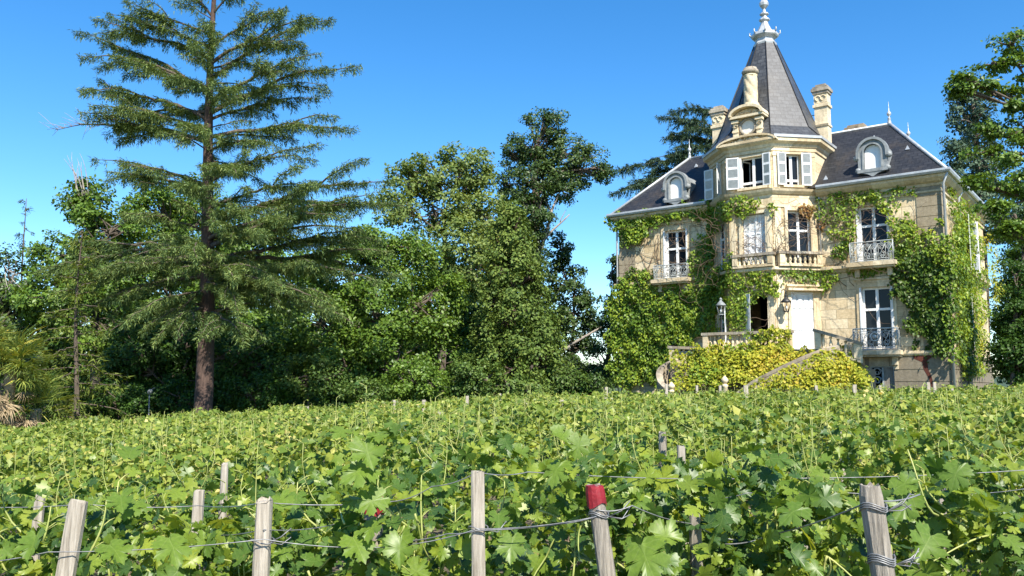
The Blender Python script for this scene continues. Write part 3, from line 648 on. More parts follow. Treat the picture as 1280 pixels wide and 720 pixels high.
# right wing
w1 = window(FR_, oR1, (.66,)); w0 = window(FR_, oR0, (.64,)); window(FL, oL1, (.62,)); window(FL, oL0, (.64,))
for o in (oR1, oR0):
    m = MB(); m.box((o[0]-.07, -.12, o[2]), (o[0]+.003, .09, o[3]), FR_); m.box((o[1]-.003, -.12, o[2]), (o[1]+.07, .09, o[3]), FR_); m.split('folded_shutter', M['shutter'], w1 if o is oR1 else w0)
m = MB(); m.box((oL1[0]-.07, -.12, oL1[2]), (oL1[0]+.003, .09, oL1[3]), FL); m.box((oL1[1]-.003, -.12, oL1[2]), (oL1[1]+.07, .09, oL1[3]), FL); m.split('folded_shutter', M['shutter'], HOUSE)
ws = window(FS, oS1, (.62,)); shutter(ws, FS, oS1[0]-.02, oS1[2], oS1[3], .58, .5, 'l'); shutter(ws, FS, oS1[1]+.02, oS1[2], oS1[3], .58, .5, 'r')
ws = window(FS, oS0, (.62,)); shutter(ws, FS, oS0[0]-.02, oS0[2], oS0[3], .58, .4, 'l')
# tower, top storey
def half_open(F_, o, openleft=True):
    a0, a1, z0, z1 = o; c = (a0+a1)/2
    wd = window(F_, o, (.17,), .2, True, glass=False, fw=.06)
    m = MB(); m.box((c+.05, -.212, z0+.05), (a1-.05, -.198, z1-.05), F_); m.build('pane', M['glass'], wd)
    m = MB(); T = lambda x, y, z: F_(a0+.07+x*.35, -.2-x*.93+y, z)   # the open casement, swung inwards
    m.box((0, -.02, z0+.06), (.5, .02, z0+.13), T); m.box((0, -.02, z1-.13), (.5, .02, z1-.06), T); m.box((.43, -.02, z0+.13), (.5, .02, z1-.13), T); m.build('casement', M['white'], wd)
    return wd
wa = half_open(FA, oA2); shutter(wa, FA, oA2[0]-.01, 10.64, 12.12, .56, .28, 'l'); shutter(wa, FA, oA2[1]-.10, 10.64, 12.12, .38, .15, 'r')
m = MB(); m.box((oA2[0]+.0, .0, 10.67), (oA2[0]+.09, .12, 12.05), FA); m.split('folded_shutter', M['shutter'], wa)
wb = half_open(FB, oB2); shutter(wb, FB, oB2[0]+.05, 10.64, 12.14, .42, .1, 'l'); shutter(wb, FB, oB2[1]+.02, 10.64, 12.14, .44, .12, 'r')
wz = window(FZ, oZ2, (.2,), .2); shutter(wz, FZ, oZ2[0]-.02, 10.62, 12.1, .5, .55, 'l'); shutter(wz, FZ, oZ2[1]+.02, 10.62, 12.1, .3, .9, 'r')
# first floor of the tower: closed shutters on the front, glazed beside it
a0, a1, z0, z1 = oA1; mb_ = MB(); mb_.box((a0+.003, -.26, z0), (a1-.003, -.24, z1), FA); cl = mb_.build('window', M['white'], HOUSE)
qw = (a1-a0-.04)/4
for k in range(4):
    T0 = a0+.02+k*qw; m = MB(); ww = qw-.008; T = lambda x, y, z: FA(T0+x, -.15-.03*(k % 2)+y, z)
    m.box((0, 0, z0+.05), (.05, .04, z1-.04), T); m.box((ww-.05, 0, z0+.05), (ww, .04, z1-.04), T)
    for zc in (z0+.05, z0+.55, z0+1.45, z1-.12): m.box((.05, .002, zc), (ww-.05, .038, zc+.09), T)
    for z in np.arange(z0+.1, z1-.1, .06): m.box((.05, .006, z), (ww-.05, .022, z+.045), T)
    m.build('shutter', M['white'], cl)
window(FB, oB1, (.64,)); window(FZ, oZ1, (.64,))
# ground floor of the tower: open glazed door on the front, white panelled door on the right face
a0, a1, z0, z1 = oA0; m = MB(); m.box((a0+.003, -.24, z0), (a0+.06, -.1, z1), FA); m.box((a1-.08, -.24, z0), (a1-.003, -.1, z1), FA); m.box((a0+.06, -.24, z1-.07), (a1-.08, -.1, z1-.003), FA)
dd = m.build('terrace_door', M['white'], HOUSE)
m = MB(); T = lambda x, y, z: FA(a0+.02-.1+x*.8, .02+x*.55+y, z); m.box((0, 0, z0+.05), (.5, .045, z1-.02), T)
for zc in (z0+.25, z0+1.0, z0+1.75): m.box((.08, .045, zc), (.42, .06, zc+.62), T)
m.build('door_leaf', M['shutter'], dd)
a0, a1, z0, z1 = oB0; m = MB(); m.box((a0+.003, -.13, z0+.0), (a0+.05, .02, z1), FB); m.box((a1-.05, -.13, z0), (a1-.003, .02, z1), FB); m.box((a0+.05, -.13, z1-.05), (a1-.05, .02, z1-.003), FB)
dr = m.build('entrance_door', M['shutter'], HOUSE)
qw = (a1-a0-.1)/4
for k in range(4):
    s0 = a0+.05+k*qw; m = MB(); T = lambda x, y, z: FB(s0+x, -.06+.02*(k % 2)+y, z)
    m.box((0, -.03, z0+.02), (qw-.006, 0, z1-.05), T)
    for zc, hh in ((z0+.12, .7), (z0+.92, .9), (z0+1.9, .5)): m.box((.045, 0.001, zc), (qw-.051, .03, zc+hh), T)
    m.build('door_leaf', M['shutter'], dr)
m = MB(); m.box((a0-.25, .02, z1+.06), (a1+.2, .34, z1+.14), FB); m.build('door_hood', M['stone_trim'], dr)
wzz = window(FZ, oZ0, (.7,)); shutter(wzz, FZ, oZ0[1]-.02, 3.3, 5.2, .62, .5, 'r')
# cellar opening with its wrought grille
a0, a1, z0, z1 = oRb; m = MB(); m.box((a0, -.1, z0), (a0+.05, -.02, z1), FR_); m.box((a1-.05, -.1, z0), (a1, -.02, z1), FR_); m.box((a0+.45, -.1, z0), (a0+.52, -.02, z1), FR_); m.box((a0+.05, -.1, z1-.05), (a1-.05, -.02, z1), FR_)
cd_ = m.build('cellar_door', M['iron'], HOUSE)
m = MB(); 
for cz in (.95, 1.45, 1.95, 2.3):
    for sg in (-1, 1): m.tube([FR_(a0+.25+sg*(.2-.012*i)*math.cos(i*.55), -.06, cz+(.2-.012*i)*math.sin(i*.55)) for i in range(14)], .018, 4)
m.build('grille', M['iron'], cd_)
m = MB(); m.box((a0+.53, -.075, z0), (a1-.05, -.045, z1-.05), FR_); m.build('door_leaf', M['wood_grey'], cd_)
# drainpipes
m = MB()
for a, b in (((.16, -.16), 0), ((.14, 3.3), 0)):
    m.tube([(a[0]+.2, a[1]-.2 if b == 0 and a[1] < 0 else a[1], 10.42), (a[0], a[1], 10.0), (a[0], a[1], ZB)], .05, 7)
m.tube([(-W-.12, -.14, 10.42), (-W-.1, -.12, 9.9), (-W-.1, -.12, ZB)], .05, 7); m.tube([FR_(.1, .12, 10.4), FR_(.12, .1, 9.9), FR_(.12, .1, 7.0)], .04, 6)
m.split('drainpipe', M['zinc'], HOUSE)

# ---- iron balconies
def scroll(mb, F_, s, d, z, r, turns=1.6, sg=1, th=.012, rot=0.):
    n = 16; mb.tube([F_(s+sg*r*(1-.72*i/n)*math.cos(rot+turns*2*math.pi*i/n), d, z+r*(1-.72*i/n)*math.sin(rot+turns*2*math.pi*i/n)) for i in range(n+1)], th, 4)
def balcony(F_, s0, s1, z0, z1, d, medal=False):
    m = MB(); m.box((s0-.12, -.02, z0-.20), (s1+.12, d+.14, z0-.02), F_); m.box((s0-.06, -.02, z0-.28), (s1+.06, d+.04, z0-.203), F_)
    for s_ in (s0+.1, s1-.3): m.box((s_, -.02, z0-.62), (s_+.2, d*.55, z0-.283), F_); m.box((s_, -.02, z0-.8), (s_+.2, d*.25, z0-.623), F_)
    bl = m.build('balcony', M['stone_trim'], HOUSE)
    m = MB()
    m.tube([F_(s0, 0, z1), F_(s0, d, z1), F_(s1, d, z1), F_(s1, 0, z1)], .028, 6, False)
    for z, r in ((z1-.12, .014), (z0+.1, .016), (z0+.02, .02)): m.tube([F_(s0, 0, z), F_(s0, d, z), F_(s1, d, z), F_(s1, 0, z)], r, 5, False)
    for s_ in (s0, s1): m.tube([F_(s_, d, z0), F_(s_, d, z1)], .022, 5)
    n = 6; wd = (s1-s0)/n; zc = (z0+z1)/2
    for k in range(1, n): m.tube([F_(s0+k*wd, d, z0+.02), F_(s0+k*wd, d, z1-.12)], .011, 4)
    for k in range(n):
        sc = s0+(k+.5)*wd; sg = -1 if k < n/2 else 1
        scroll(m, F_, sc, d, zc+.15, wd*.46, 1.7, sg); scroll(m, F_, sc, d, zc-.14, wd*.46, 1.7, -sg, rot=2); scroll(m, F_, sc+.02, d, z0+.17, wd*.3, 1.3, sg); scroll(m, F_, sc, d, z1-.06, .05, 1, sg)
        m.tube([F_(sc-wd*.45, d, z0+.1), F_(sc, d+.03, zc), F_(sc+wd*.45, d, z1-.14)], .012, 4)
    for k in range(4):
        dc = d*(k+.5)/4
        for s_ in (s0, s1): m.tube([F_(s_, dc, z0), F_(s_, dc, z1)], .011, 4)
    if medal:
        c = (s0+s1)/2; m.tube([F_(c+.17*math.cos(t), d+.02, zc+.1+.17*math.sin(t)) for t in np.linspace(0, 6.284, 20)], .035, 6); m.lathe((0, 0, 0), [(.02, 0), (.1, .01), (.08, .05), (.02, .07)], 10, T=lambda x, y, z: F_(c+x, d+z, zc+.1+y))
    m.build('railing', M['iron'], bl); return bl
balcony(FR_, uR(-3.55), uR(-1.82), 6.98, 7.82, .5); balcony(FR_, uR(-3.55), uR(-1.80), 3.22, 4.12, .55, True); balcony(FL, uL(-12.98), uL(-11.2), 6.95, 7.62, .5)
# ---- stone balustrades
BAL = [(.075, 0), (.075, .06), (.04, .10), (.075, .22), (.08, .28), (.045, .42), (.035, .5), (.06, .54), (.06, .6)]
def balustrade(F_, s0, s1, z0, h, d, n, parent=HOUSE, posts=True, slope=0., mt='stone_trim', wd=.22):
    zz = lambda s_: slope*(s_-s0)
    m = MB(); q0, q1 = (s0, s1)
    def sb(a, b, d0, d1, z, zt):
        V = [F_(a, d0, z+zz(a)), F_(b, d0, z+zz(b)), F_(b, d1, z+zz(b)), F_(a, d1, z+zz(a)), F_(a, d0, zt+zz(a)), F_(b, d0, zt+zz(b)), F_(b, d1, zt+zz(b)), F_(a, d1, zt+zz(a))]
        m.idx(V, [(0, 3, 2, 1), (4, 5, 6, 7), (0, 1, 5, 4), (1, 2, 6, 5), (2, 3, 7, 6), (3, 0, 4, 7)])
    sb(s0, s1, d-wd/2, d+wd/2, z0, z0+.12)
    if posts: sb(s0, s0+.24, d-wd/2-.02, d+wd/2+.02, z0+.122, z0+h-.122); sb(s1-.24, s1, d-wd/2-.02, d+wd/2+.02, z0+.122, z0+h-.122)
    bl = m.build('balustrade', M[mt], parent)
    m = MB(); sb(s0-.06, s1+.06, d-wd/2-.05, d+wd/2+.05, z0+h-.12, z0+h)
    m.build('coping', M['stone_grey'], bl)
    a, b = (s0+.3, s1-.3) if posts else (s0+.1, s1-.1)
    for s_ in np.linspace(a, b, n):
        m = MB(); k = (h-.26)/.6; m.lathe((0, 0, 0), [(r, z*k) for r, z in BAL], 8, T=lambda x, y, z: F_(s_+x, d+y, z0+.122+zz(s_)+z)); m.build('baluster', M[mt], bl)
    return bl
balustrade(FA, .28, SD+.05, 6.95, .62, .22, 7); balustrade(FB, .10, SD-.02, 6.95, .66, .22, 7)

# ---- terrace in front of the doors with its two flights of steps
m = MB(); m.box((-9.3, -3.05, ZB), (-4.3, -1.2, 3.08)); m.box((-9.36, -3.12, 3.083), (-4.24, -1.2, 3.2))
TER = m.build('terrace', M['stone_lower'], HOUSE)
FT = Fr((-9.3, -2.95), (-4.3, -2.95))
balustrade(FT, .05, 3.95, 3.2, .82, 0, 17, TER, True, 0, 'stone_trim', .26)
def rail(name, P, wid=.15, hgt=.10, mt='stone_grey'):
    m = MB(); P = np.array(P, float); d = np.gradient(P[:, :2], axis=0); d /= np.linalg.norm(d, axis=1)[:, None]; nn = np.stack([-d[:, 1], d[:, 0]], 1); V = []
    for p, q in zip(P, nn):
        V += [(p[0]+q[0]*wid, p[1]+q[1]*wid, p[2]), (p[0]-q[0]*wid, p[1]-q[1]*wid, p[2]), (p[0]-q[0]*wid, p[1]-q[1]*wid, p[2]+hgt), (p[0], p[1], p[2]+hgt+.05), (p[0]+q[0]*wid, p[1]+q[1]*wid, p[2]+hgt)]
    n = len(P); m.idx(V, [(j*5+k, j*5+(k+1) % 5, (j+1)*5+(k+1) % 5, (j+1)*5+k) for j in range(n-1) for k in range(5)]+[(4, 3, 2, 1, 0), tuple((n-1)*5+k for k in range(5))])
    o = m.build(name, M[mt], TER)
    m = MB()
    for j in range(n-1):                               # the wall carrying it
        a, b = P[j], P[j+1]; qa, qb = nn[j]*.13, nn[j+1]*.13
        m.idx([(a[0]+qa[0], a[1]+qa[1], ZB), (b[0]+qb[0], b[1]+qb[1], ZB), (b[0]-qb[0], b[1]-qb[1], ZB), (a[0]-qa[0], a[1]-qa[1], ZB), (a[0]+qa[0], a[1]+qa[1], a[2]), (b[0]+qb[0], b[1]+qb[1], b[2]), (b[0]-qb[0], b[1]-qb[1], b[2]), (a[0]-qa[0], a[1]-qa[1], a[2])], [(0, 1, 5, 4), (2, 3, 7, 6)])
    m.build('parapet', M['stone_grey'], o)
    return o
def bez(a, b, c, n=10): 
    a, b, c = map(np.array, (a, b, c)); return [tuple((1-t)**2*a+2*t*(1-t)*b+t*t*c) for t in np.linspace(0, 1, n)]
rail('stair_rail', bez((-3.5, -3.1, 3.2), (-4.1, -4.3, 3.0), (-6.4, -4.75, 1.75), 12)+[(-7.2, -4.75, 1.2)])
rail('stair_rail', bez((-10.8, -2.7, 2.75), (-11.5, -3.4, 2.55), (-10.9, -3.9, 1.75), 10)+bez((-10.9, -3.9, 1.75), (-10.3, -4.3, 1.3), (-9.6, -4.3, 1.0), 6))
F2 = Fr((-4.35, -2.95), (-2.6, -2.95)); balustrade(F2, .0, 1.75, 3.2, .82, 0, 5, TER, True, -.33, 'stone_trim', .26)
F3 = Fr((-11.0, -2.75), (-9.3, -2.75)); balustrade(F3, .0, 1.7, 2.75, .75, 0, 4, TER, True, -.06, 'stone_trim', .26)
m = MB(); m.box((-4.3, -2.8, ZB), (-2.6, -1.0, 2.4)); m.box((-11.0, -2.6, ZB), (-9.3, -1.0, 2.6)); m.split('landing', M['stone_lower'], TER)
m = MB()
for k in range(11):
    z = 2.7-k*.2; u = -9.4-.9*math.sin(k*.16)
    m.box((-10.9+.07*k, -3.0-.13*k, ZB), (-9.1+.12*k, -2.75-.13*k, z))
    m.box((-4.1-.28*k, -3.9, ZB), (-3.7-.28*k, -3.0, 2.7-k*.17))
m.split('step', M['stone_grey'], TER)
# bollard lamps beside the steps
for u, v, z in ((-10.05, -4.6, 1.75), (-7.55, -4.75, 2.0)):
    m = MB(); T = lambda x, y, zz_: (u+x, v+y, zz_); m.lathe((0, 0, 0), [(.14, .4), (.12, z-.35), (.16, z-.3), (.05, z-.2)], 8, T=T)
    o = m.build('stair_pedestal', M['stone_trim'], TER)
    m = MB(); m.lathe((0, 0, 0), [(.08, z-.22), (.15, z-.12), (.16, z-.05), (.05, z+.08), (.02, z+.11)], 8, T=T); m.build('pedestal_cap', M['stone_trim'], o)
# lanterns
def lantern(P, T, name, label, post=None):
    o = empty(name, P, label, 'lantern', rz=-A)
    m = MB(); m.lathe((0, 0, 0), [(.11, 0), (.13, .03), (.20, .36), (.22, .38)], 6, smooth=False); 
    g = m
    fr_ = MB()
    for k in range(6):
        a = k*math.pi/3; fr_.tube([(.12*math.cos(a), .12*math.sin(a), 0), (.205*math.cos(a), .205*math.sin(a), .38)], .014, 4)
    fr_.lathe((0, 0, 0), [(.13, -.04), (.13, 0), (.06, .01)], 6); fr_.lathe((0, 0, 0), [(.24, .375), (.25, .40), (.14, .52), (.07, .58), (.05, .64), (.08, .67), (.02, .74)], 6)
    fo = fr_.build('lantern_frame', M['zinc_dark'] if post else M['iron_dark'], o)
    b = MB(); b.lathe((0, 0, 0), [(.02, .05), (.05, .12), (.05, .2), (.02, .26)], 8); b.build('bulb', M['shutter'], o)
    q = MB()
    if post: q.lathe((0, 0, 0), [(.10, -post), (.10, -post+.15), (.045, -post+.25), (.04, -.15), (.07, -.06), (.04, -.04)], 8)
    else: q.tube([(0, 0, .74), (0, 0, .86), (0, .2, .98), (0, .5, .9), (0, .55, .6)], .022, 5)
    q.build('post' if post else 'bracket', M['iron_dark'] if post else M['iron_dark'], o)
    return o
lantern(H(-8.6, -2.55, 4.86), None, 'lantern', 'pale grey six sided lantern on a post at the left end of the terrace', 1.72)
P = FB.world(.28, .42, 4.95); lb = lantern(P, None, 'lantern', 'black wall lantern on a bracket between the two terrace doors'); lb.rotation_euler[2] = -A+math.pi/4
# rust stain on the basement
m = MB(); q = [(-1.35, 3.0), (-.75, 3.05), (-.62, 2.9), (-.8, 2.75), (-.78, 2.4), (-.66, 2.1), (-.6, 1.7), (-.7, 1.7), (-.78, 2.05), (-.95, 2.4), (-1.0, 2.7), (-1.3, 2.85)]
m.idx([(u, -.106, z) for u, z in q], [tuple(range(len(q)))]); m.build('rust_stain', M['rust'], HOUSE)

# ------------------------------------------------------------------ creepers on the house
nF = lambda F_: DU*F_.n[0]+DV*F_.n[1]
PL = {'L': (FL.world(0, 0, 0), nF(FL)), 'R': (FR_.world(0, 0, 0), nF(FR_)), 'S': (FS.world(0, 0, 0), nF(FS)), 'Z': (FZ.world(0, 0, 0), nF(FZ)), 'A': (FA.world(0, 0, 0), nF(FA)), 'B': (FB.world(0, 0, 0), nF(FB)),
      'T': (FT.world(0, .15, 0), nF(FT)), 'M': (H(-7, -4.3, 1.6), norm(-DV*.85+DZ*.55)), 'M3': (H(-4.6, -5.0, 1.7), norm(-DV*.85+DZ*.4)), 'M2': (H(-3.2, -3.2, 1.6), norm(-DV*.9+DU*.2+DZ*.3))}
def patch(acc, plane, poly, dens=115, th=.3, size=(.09, .17), ragged=5.0, lo=.02, seed=None):
    o, n = PL[plane]; poly = np.array(poly, float); lo_, hi_ = poly.min(0)-ragged, poly.max(0)+ragged
    c = (lo_+hi_)/2; e1 = onp(c[0]+1, c[1], o, n)-onp(c[0], c[1], o, n); e2 = onp(c[0], c[1]+1, o, n)-onp(c[0], c[1], o, n)
    ar = np.linalg.norm(np.cross(e1, e2)); N_ = int(min(90000, (hi_-lo_).prod()*ar*dens*2.5)); p = RNG.uniform(lo_, hi_, (N_, 2))
    ph = RNG.uniform(0, 6.28, 4)
    jx = ragged*(.6*np.sin(p[:, 1]/6.1+ph[0])+.5*np.sin((p[:, 0]+p[:, 1])/3.3+ph[1])); jy = ragged*(.6*np.sin(p[:, 0]/5.7+ph[2])+.5*np.sin((p[:, 0]-p[:, 1])/3.1+ph[3]))
    q = p+np.stack([jx, jy], 1)+RNG.normal(0, ragged*.25, p.shape)
    p = p[inpoly(q, poly)]
    if len(p) == 0: return
    r = np.stack([ray(x, y) for x, y in p]); t = ((o-EYE) @ n)/(r @ n); P = EYE+r*t[:, None]
    lump = .5+.5*np.sin(P[:, 0]*5.1+ph[0])*np.sin(P[:, 2]*4.3+ph[1])*np.sin(P[:, 1]*3.7+ph[2])
    d = lo+th*(.25+.75*lump)*RNG.uniform(.15, 1, len(P))**.6
    P = P+n*d[:, None]
    nr = norm(n*.75+DZ*.45+RNG.normal(0, .42, P.shape)); up = norm(-DZ*np.ones_like(P)+RNG.normal(0, .35, P.shape)+n*.2)
    acc.add(*scatter(*LEAF4, P, nr, up, rnd(len(P), *size)))
def stems(mb, plane, starts, n=14, step=.28, spread=.55, rad=.016, off=.03, up=1, hmax=10):
    o, nn = PL[plane]; t = norm(np.cross(DZ, nn)); rr = random.Random(int(starts[0][0]))
    for x, y in starts:
        P = onp(x, y, o, nn); st = [(P+nn*off, rr.uniform(-.6, .6), 0)]; cnt = 0
        while st and cnt < 9:
            p, a, dp = st.pop(); pts = [p]; cnt += 1
            for k in range(n):
                a += rr.uniform(-spread, spread); a *= .93; p = p+(t*math.sin(a)+DZ*up*math.cos(a))*step
                if p[2] > hmax or not (0 < (HC-p) @ -DU+W+.0 < W) or (plane == 'S' and not 0 < (p-HC) @ DV < DEP): break
                pts.append(p)
                if dp < 2 and rr.random() < .2: st.append((p, a+rr.choice((-1.2, 1.2)), dp+1))
            if len(pts) > 2: mb.tube(pts, np.linspace(rad*(1-.25*dp), rad*.3, len(pts)), 4)
def creeper(label, parts, st, loc):
    o = empty('creeper', loc, label, 'climbing plant')
    for mt, lst in parts.items():
        a = Acc()
        for args in lst: patch(a, *args[:2], **(args[2] if len(args) > 2 else {}))
        if a.V:
            f = a.build('foliage', M[mt]); f.parent = o; f.matrix_parent_inverse = Matrix.Translation(-Vector(loc))
    if st:
        m = MB()
        for s_ in st: stems(m, *s_[:2], **(s_[2] if len(s_) > 2 else {}))
        f = m.build('stem', M['stem']); f.parent = o; f.matrix_parent_inverse = Matrix.Translation(-Vector(loc))
    return o
K = dict
creeper('thick green creeper over the left wing and the left side of the tower base', {
    'ivy': [('L', [(762, 270), (800, 266), (850, 258), (897, 249), (897, 268), (885, 275), (865, 268), (850, 276), (836, 271), (826, 280), (815, 290), (803, 297), (790, 306), (778, 300), (770, 285)], K(th=.45, dens=170, size=(.10, .19))),
            ('L', [(778, 352), (800, 341), (822, 347), (828, 360), (862, 357), (885, 345), (900, 345), (905, 380), (900, 415), (875, 420), (860, 430), (842, 430), (838, 475), (768, 485), (764, 420), (762, 372)], K(th=.6, dens=150, size=(.10, .19))),
            ('L', [(868, 300), (880, 292), (892, 290), (897, 340), (880, 350), (862, 348), (864, 320)], K(th=.45, dens=120)),
            ('A', [(915, 345), (945, 352), (948, 372), (938, 385), (940, 415), (912, 418)], K(th=.4, dens=130)),
            ('Z', [(885, 335), (914, 330), (916, 415), (908, 380), (890, 385)], K(th=.4, dens=140)),
            ('A', [(908, 250), (935, 246), (955, 246), (950, 258), (938, 262), (925, 275), (908, 272)], K(th=.35)), ('Z', [(880, 262), (910, 250), (912, 275), (900, 285), (885, 290)], K(th=.3)),
            ('A', [(910, 312), (922, 320), (925, 340), (945, 350), (915, 350)], K(th=.35)), ('Z', [(878, 290), (890, 286), (895, 330), (885, 340)], K(th=.3))],
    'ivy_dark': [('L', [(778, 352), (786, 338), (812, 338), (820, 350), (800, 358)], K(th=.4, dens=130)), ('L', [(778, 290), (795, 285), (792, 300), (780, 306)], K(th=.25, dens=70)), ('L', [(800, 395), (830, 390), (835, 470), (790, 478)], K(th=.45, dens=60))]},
    [('L', [(780, 350), (785, 350), (792, 346), (800, 350), (808, 345), (815, 340), (828, 350), (820, 352)], K(hmax=10)), ('L', [(868, 345), (874, 345), (884, 330)], K(hmax=10)), ('L', [(776, 352), (792, 350), (870, 340)], K(hmax=9.8)), ('Z', [(890, 330), (905, 330)], K()), ('A', [(918, 330), (922, 320), (962, 325), (970, 325), (966, 320), (958, 322), (914, 320)], K(step=.22, hmax=10, spread=.9, n=18))], tuple(H(-13, -.4, ZB)))
creeper('straggling green creeper hanging under the tower balustrades', {
    'ivy': [('A', [(945, 338), (972, 345), (972, 362), (955, 366), (946, 352)], K(th=.3)), ('A', [(944, 352), (972, 352), (968, 372), (950, 372)], K(th=.25)), ('A', [(925, 330), (945, 338), (972, 336), (970, 348), (930, 348)], K(th=.25, dens=90)), ('B', [(972, 340), (985, 332), (1024, 338), (1024, 350), (1010, 358), (1005, 350), (985, 346), (975, 352)], K(th=.32, dens=110)),
            ('A', [(960, 258), (972, 250), (972, 262), (963, 268)], K(ragged=3))],
    'ivy_red': [('B', [(996, 258), (1008, 253), (1020, 256), (1014, 268), (1006, 275), (1000, 268)], K(ragged=3, th=.2))]},
    [('A', [(960, 340), (968, 340), (940, 340)], K(hmax=9.6, n=18, step=.22, spread=.9)), ('B', [(978, 345), (974, 340), (980, 335), (1020, 345), (1023, 340)], K(hmax=10, n=18, step=.22, spread=.8)), ('B', [(984, 390)], K(hmax=6.4, n=8))], tuple(H(-7, -1.6, ZB)))
creeper('bright green creeper trailing under the eaves of the right wing left of its upper window', {
    'ivy': [('R', [(1022, 248), (1045, 243), (1080, 241), (1112, 246), (1128, 262), (1112, 262), (1095, 256), (1078, 256), (1068, 270), (1052, 282), (1035, 280), (1022, 275)], K(th=.35, dens=110)),
            ('R', [(1034, 290), (1052, 284), (1062, 290), (1052, 299), (1036, 299)], K(th=.3, ragged=3)), ('R', [(1038, 316), (1050, 306), (1062, 280), (1070, 275), (1070, 295), (1064, 312), (1056, 324), (1040, 324)], K(th=.3, ragged=3)),
            ('R', [(1026, 332), (1036, 330), (1048, 345), (1030, 366), (1024, 350)], K(th=.3, ragged=4)), ('R', [(1060, 335), (1088, 333), (1122, 331), (1126, 340), (1095, 345), (1064, 346)], K(th=.22, ragged=4, dens=90)), ('R', [(1036, 238), (1100, 236), (1150, 232), (1150, 240), (1100, 250), (1040, 252)], K(th=.3, ragged=3, dens=55))],
    'ivy_red': [('R', [(1022, 268), (1030, 276), (1028, 288), (1022, 284)], K(ragged=3, th=.2))]},
    [('R', [(1033, 365), (1040, 360), (1060, 345), (1075, 350)], K(hmax=9.5)), ('R', [(1058, 358), (1068, 358)], K(n=10, spread=.9, hmax=6.6)), ('R', [(1090, 345), (1110, 345), (1126, 345)], K(n=6, up=1, spread=.8, hmax=6.7))], tuple(H(-4.4, -.3, ZB)))
creeper('dense dark green creeper covering the right corner of the chateau up to the gutter', {
    'ivy_bright': [('R', [(1160, 296), (1196, 292), (1201, 452), (1178, 446), (1182, 380), (1170, 330)], K(th=.55, lo=.16, dens=95)), ('R', [(1128, 262), (1150, 282), (1172, 290), (1150, 300), (1128, 286)], K(th=.3, ragged=3)), ('S', [(1186, 262), (1206, 268), (1222, 300), (1228, 400), (1224, 470), (1198, 470)], K(th=.4, dens=40))],
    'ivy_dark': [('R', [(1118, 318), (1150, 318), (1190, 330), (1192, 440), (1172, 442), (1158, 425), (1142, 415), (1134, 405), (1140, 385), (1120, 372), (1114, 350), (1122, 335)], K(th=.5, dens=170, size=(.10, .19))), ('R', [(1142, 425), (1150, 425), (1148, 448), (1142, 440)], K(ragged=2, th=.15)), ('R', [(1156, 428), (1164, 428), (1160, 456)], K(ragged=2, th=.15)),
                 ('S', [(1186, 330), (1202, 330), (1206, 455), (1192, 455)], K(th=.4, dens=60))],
    'ivy': [('R', [(1107, 256), (1118, 262), (1124, 276), (1140, 284), (1156, 296), (1180, 306), (1192, 300), (1192, 345), (1160, 345), (1128, 340), (1112, 318), (1116, 298), (1110, 285)], K(th=.45, dens=130)),
            ('R', [(1172, 272), (1182, 270), (1184, 282), (1174, 284)], K(ragged=3, th=.25)), ('S', [(1184, 245), (1200, 252), (1210, 262), (1212, 300), (1208, 400), (1212, 470), (1196, 470), (1192, 400), (1186, 320)], K(th=.5, dens=45)),
            ('S', [(1182, 232), (1192, 236), (1190, 246), (1184, 248)], K(ragged=2, th=.3, dens=60))],
    'ivy_yellow': [('S', [(1226, 285), (1236, 290), (1244, 340), (1246, 380), (1238, 385), (1230, 350)], K(th=.5, dens=14)), ('S', [(1212, 380), (1222, 390), (1222, 470), (1212, 470)], K(th=.5, dens=18))]},
    [('S', [(1212, 350), (1218, 360), (1224, 360)], K(n=24, rad=.03, hmax=10)), ('S', [(1200, 460), (1208, 460), (1216, 460)], K(n=30, rad=.05, hmax=10))], tuple(H(.4, .4, ZB)))
creeper('yellow and lime creeper heaped over the terrace wall and stair flights', {
    'ivy_yellow': [('T', [(872, 432), (890, 430), (985, 428), (1000, 436), (1030, 436), (1036, 446), (980, 470), (880, 470), (868, 450)], K(th=.6, dens=170)), ('M', [(885, 448), (940, 440), (990, 446), (1030, 450), (1060, 452), (1082, 462), (1090, 484), (862, 486), (870, 462)], K(th=.5, dens=170)),
                   ('M2', [(1035, 436), (1060, 436), (1078, 448), (1082, 470), (1030, 470), (1010, 462)], K(th=.35, dens=80, ragged=6)), ('T', [(950, 412), (990, 408), (992, 424), (955, 426)], K(th=.35, lo=.1, dens=150, ragged=3)), ('M3', [(926, 488), (966, 471), (1000, 455), (1022, 443), (1044, 436), (1062, 450), (1084, 468), (1090, 486), (926, 490)], K(th=.3, dens=150, ragged=2)), ('M', [(838, 452), (862, 446), (876, 462), (876, 484), (846, 486)], K(th=.25, dens=110)), ('T', [(846, 440), (872, 438), (872, 452), (848, 452)], K(th=.3, dens=90, lo=.15))],
    'ivy': [('T', [(872, 438), (900, 432), (950, 432), (930, 450), (880, 462), (868, 455)], K(th=.65, dens=90)), ('M', [(868, 462), (890, 455), (905, 485), (865, 486)], K(th=.5, dens=110)), ('T', [(930, 415), (955, 412), (958, 424), (934, 425)], K(th=.3, dens=90, ragged=3))],
    'ivy_dark': [('T', [(866, 440), (880, 438), (878, 478), (862, 478)], K(th=.5, dens=120))]}, None, tuple(H(-7, -4.2, ZB)))

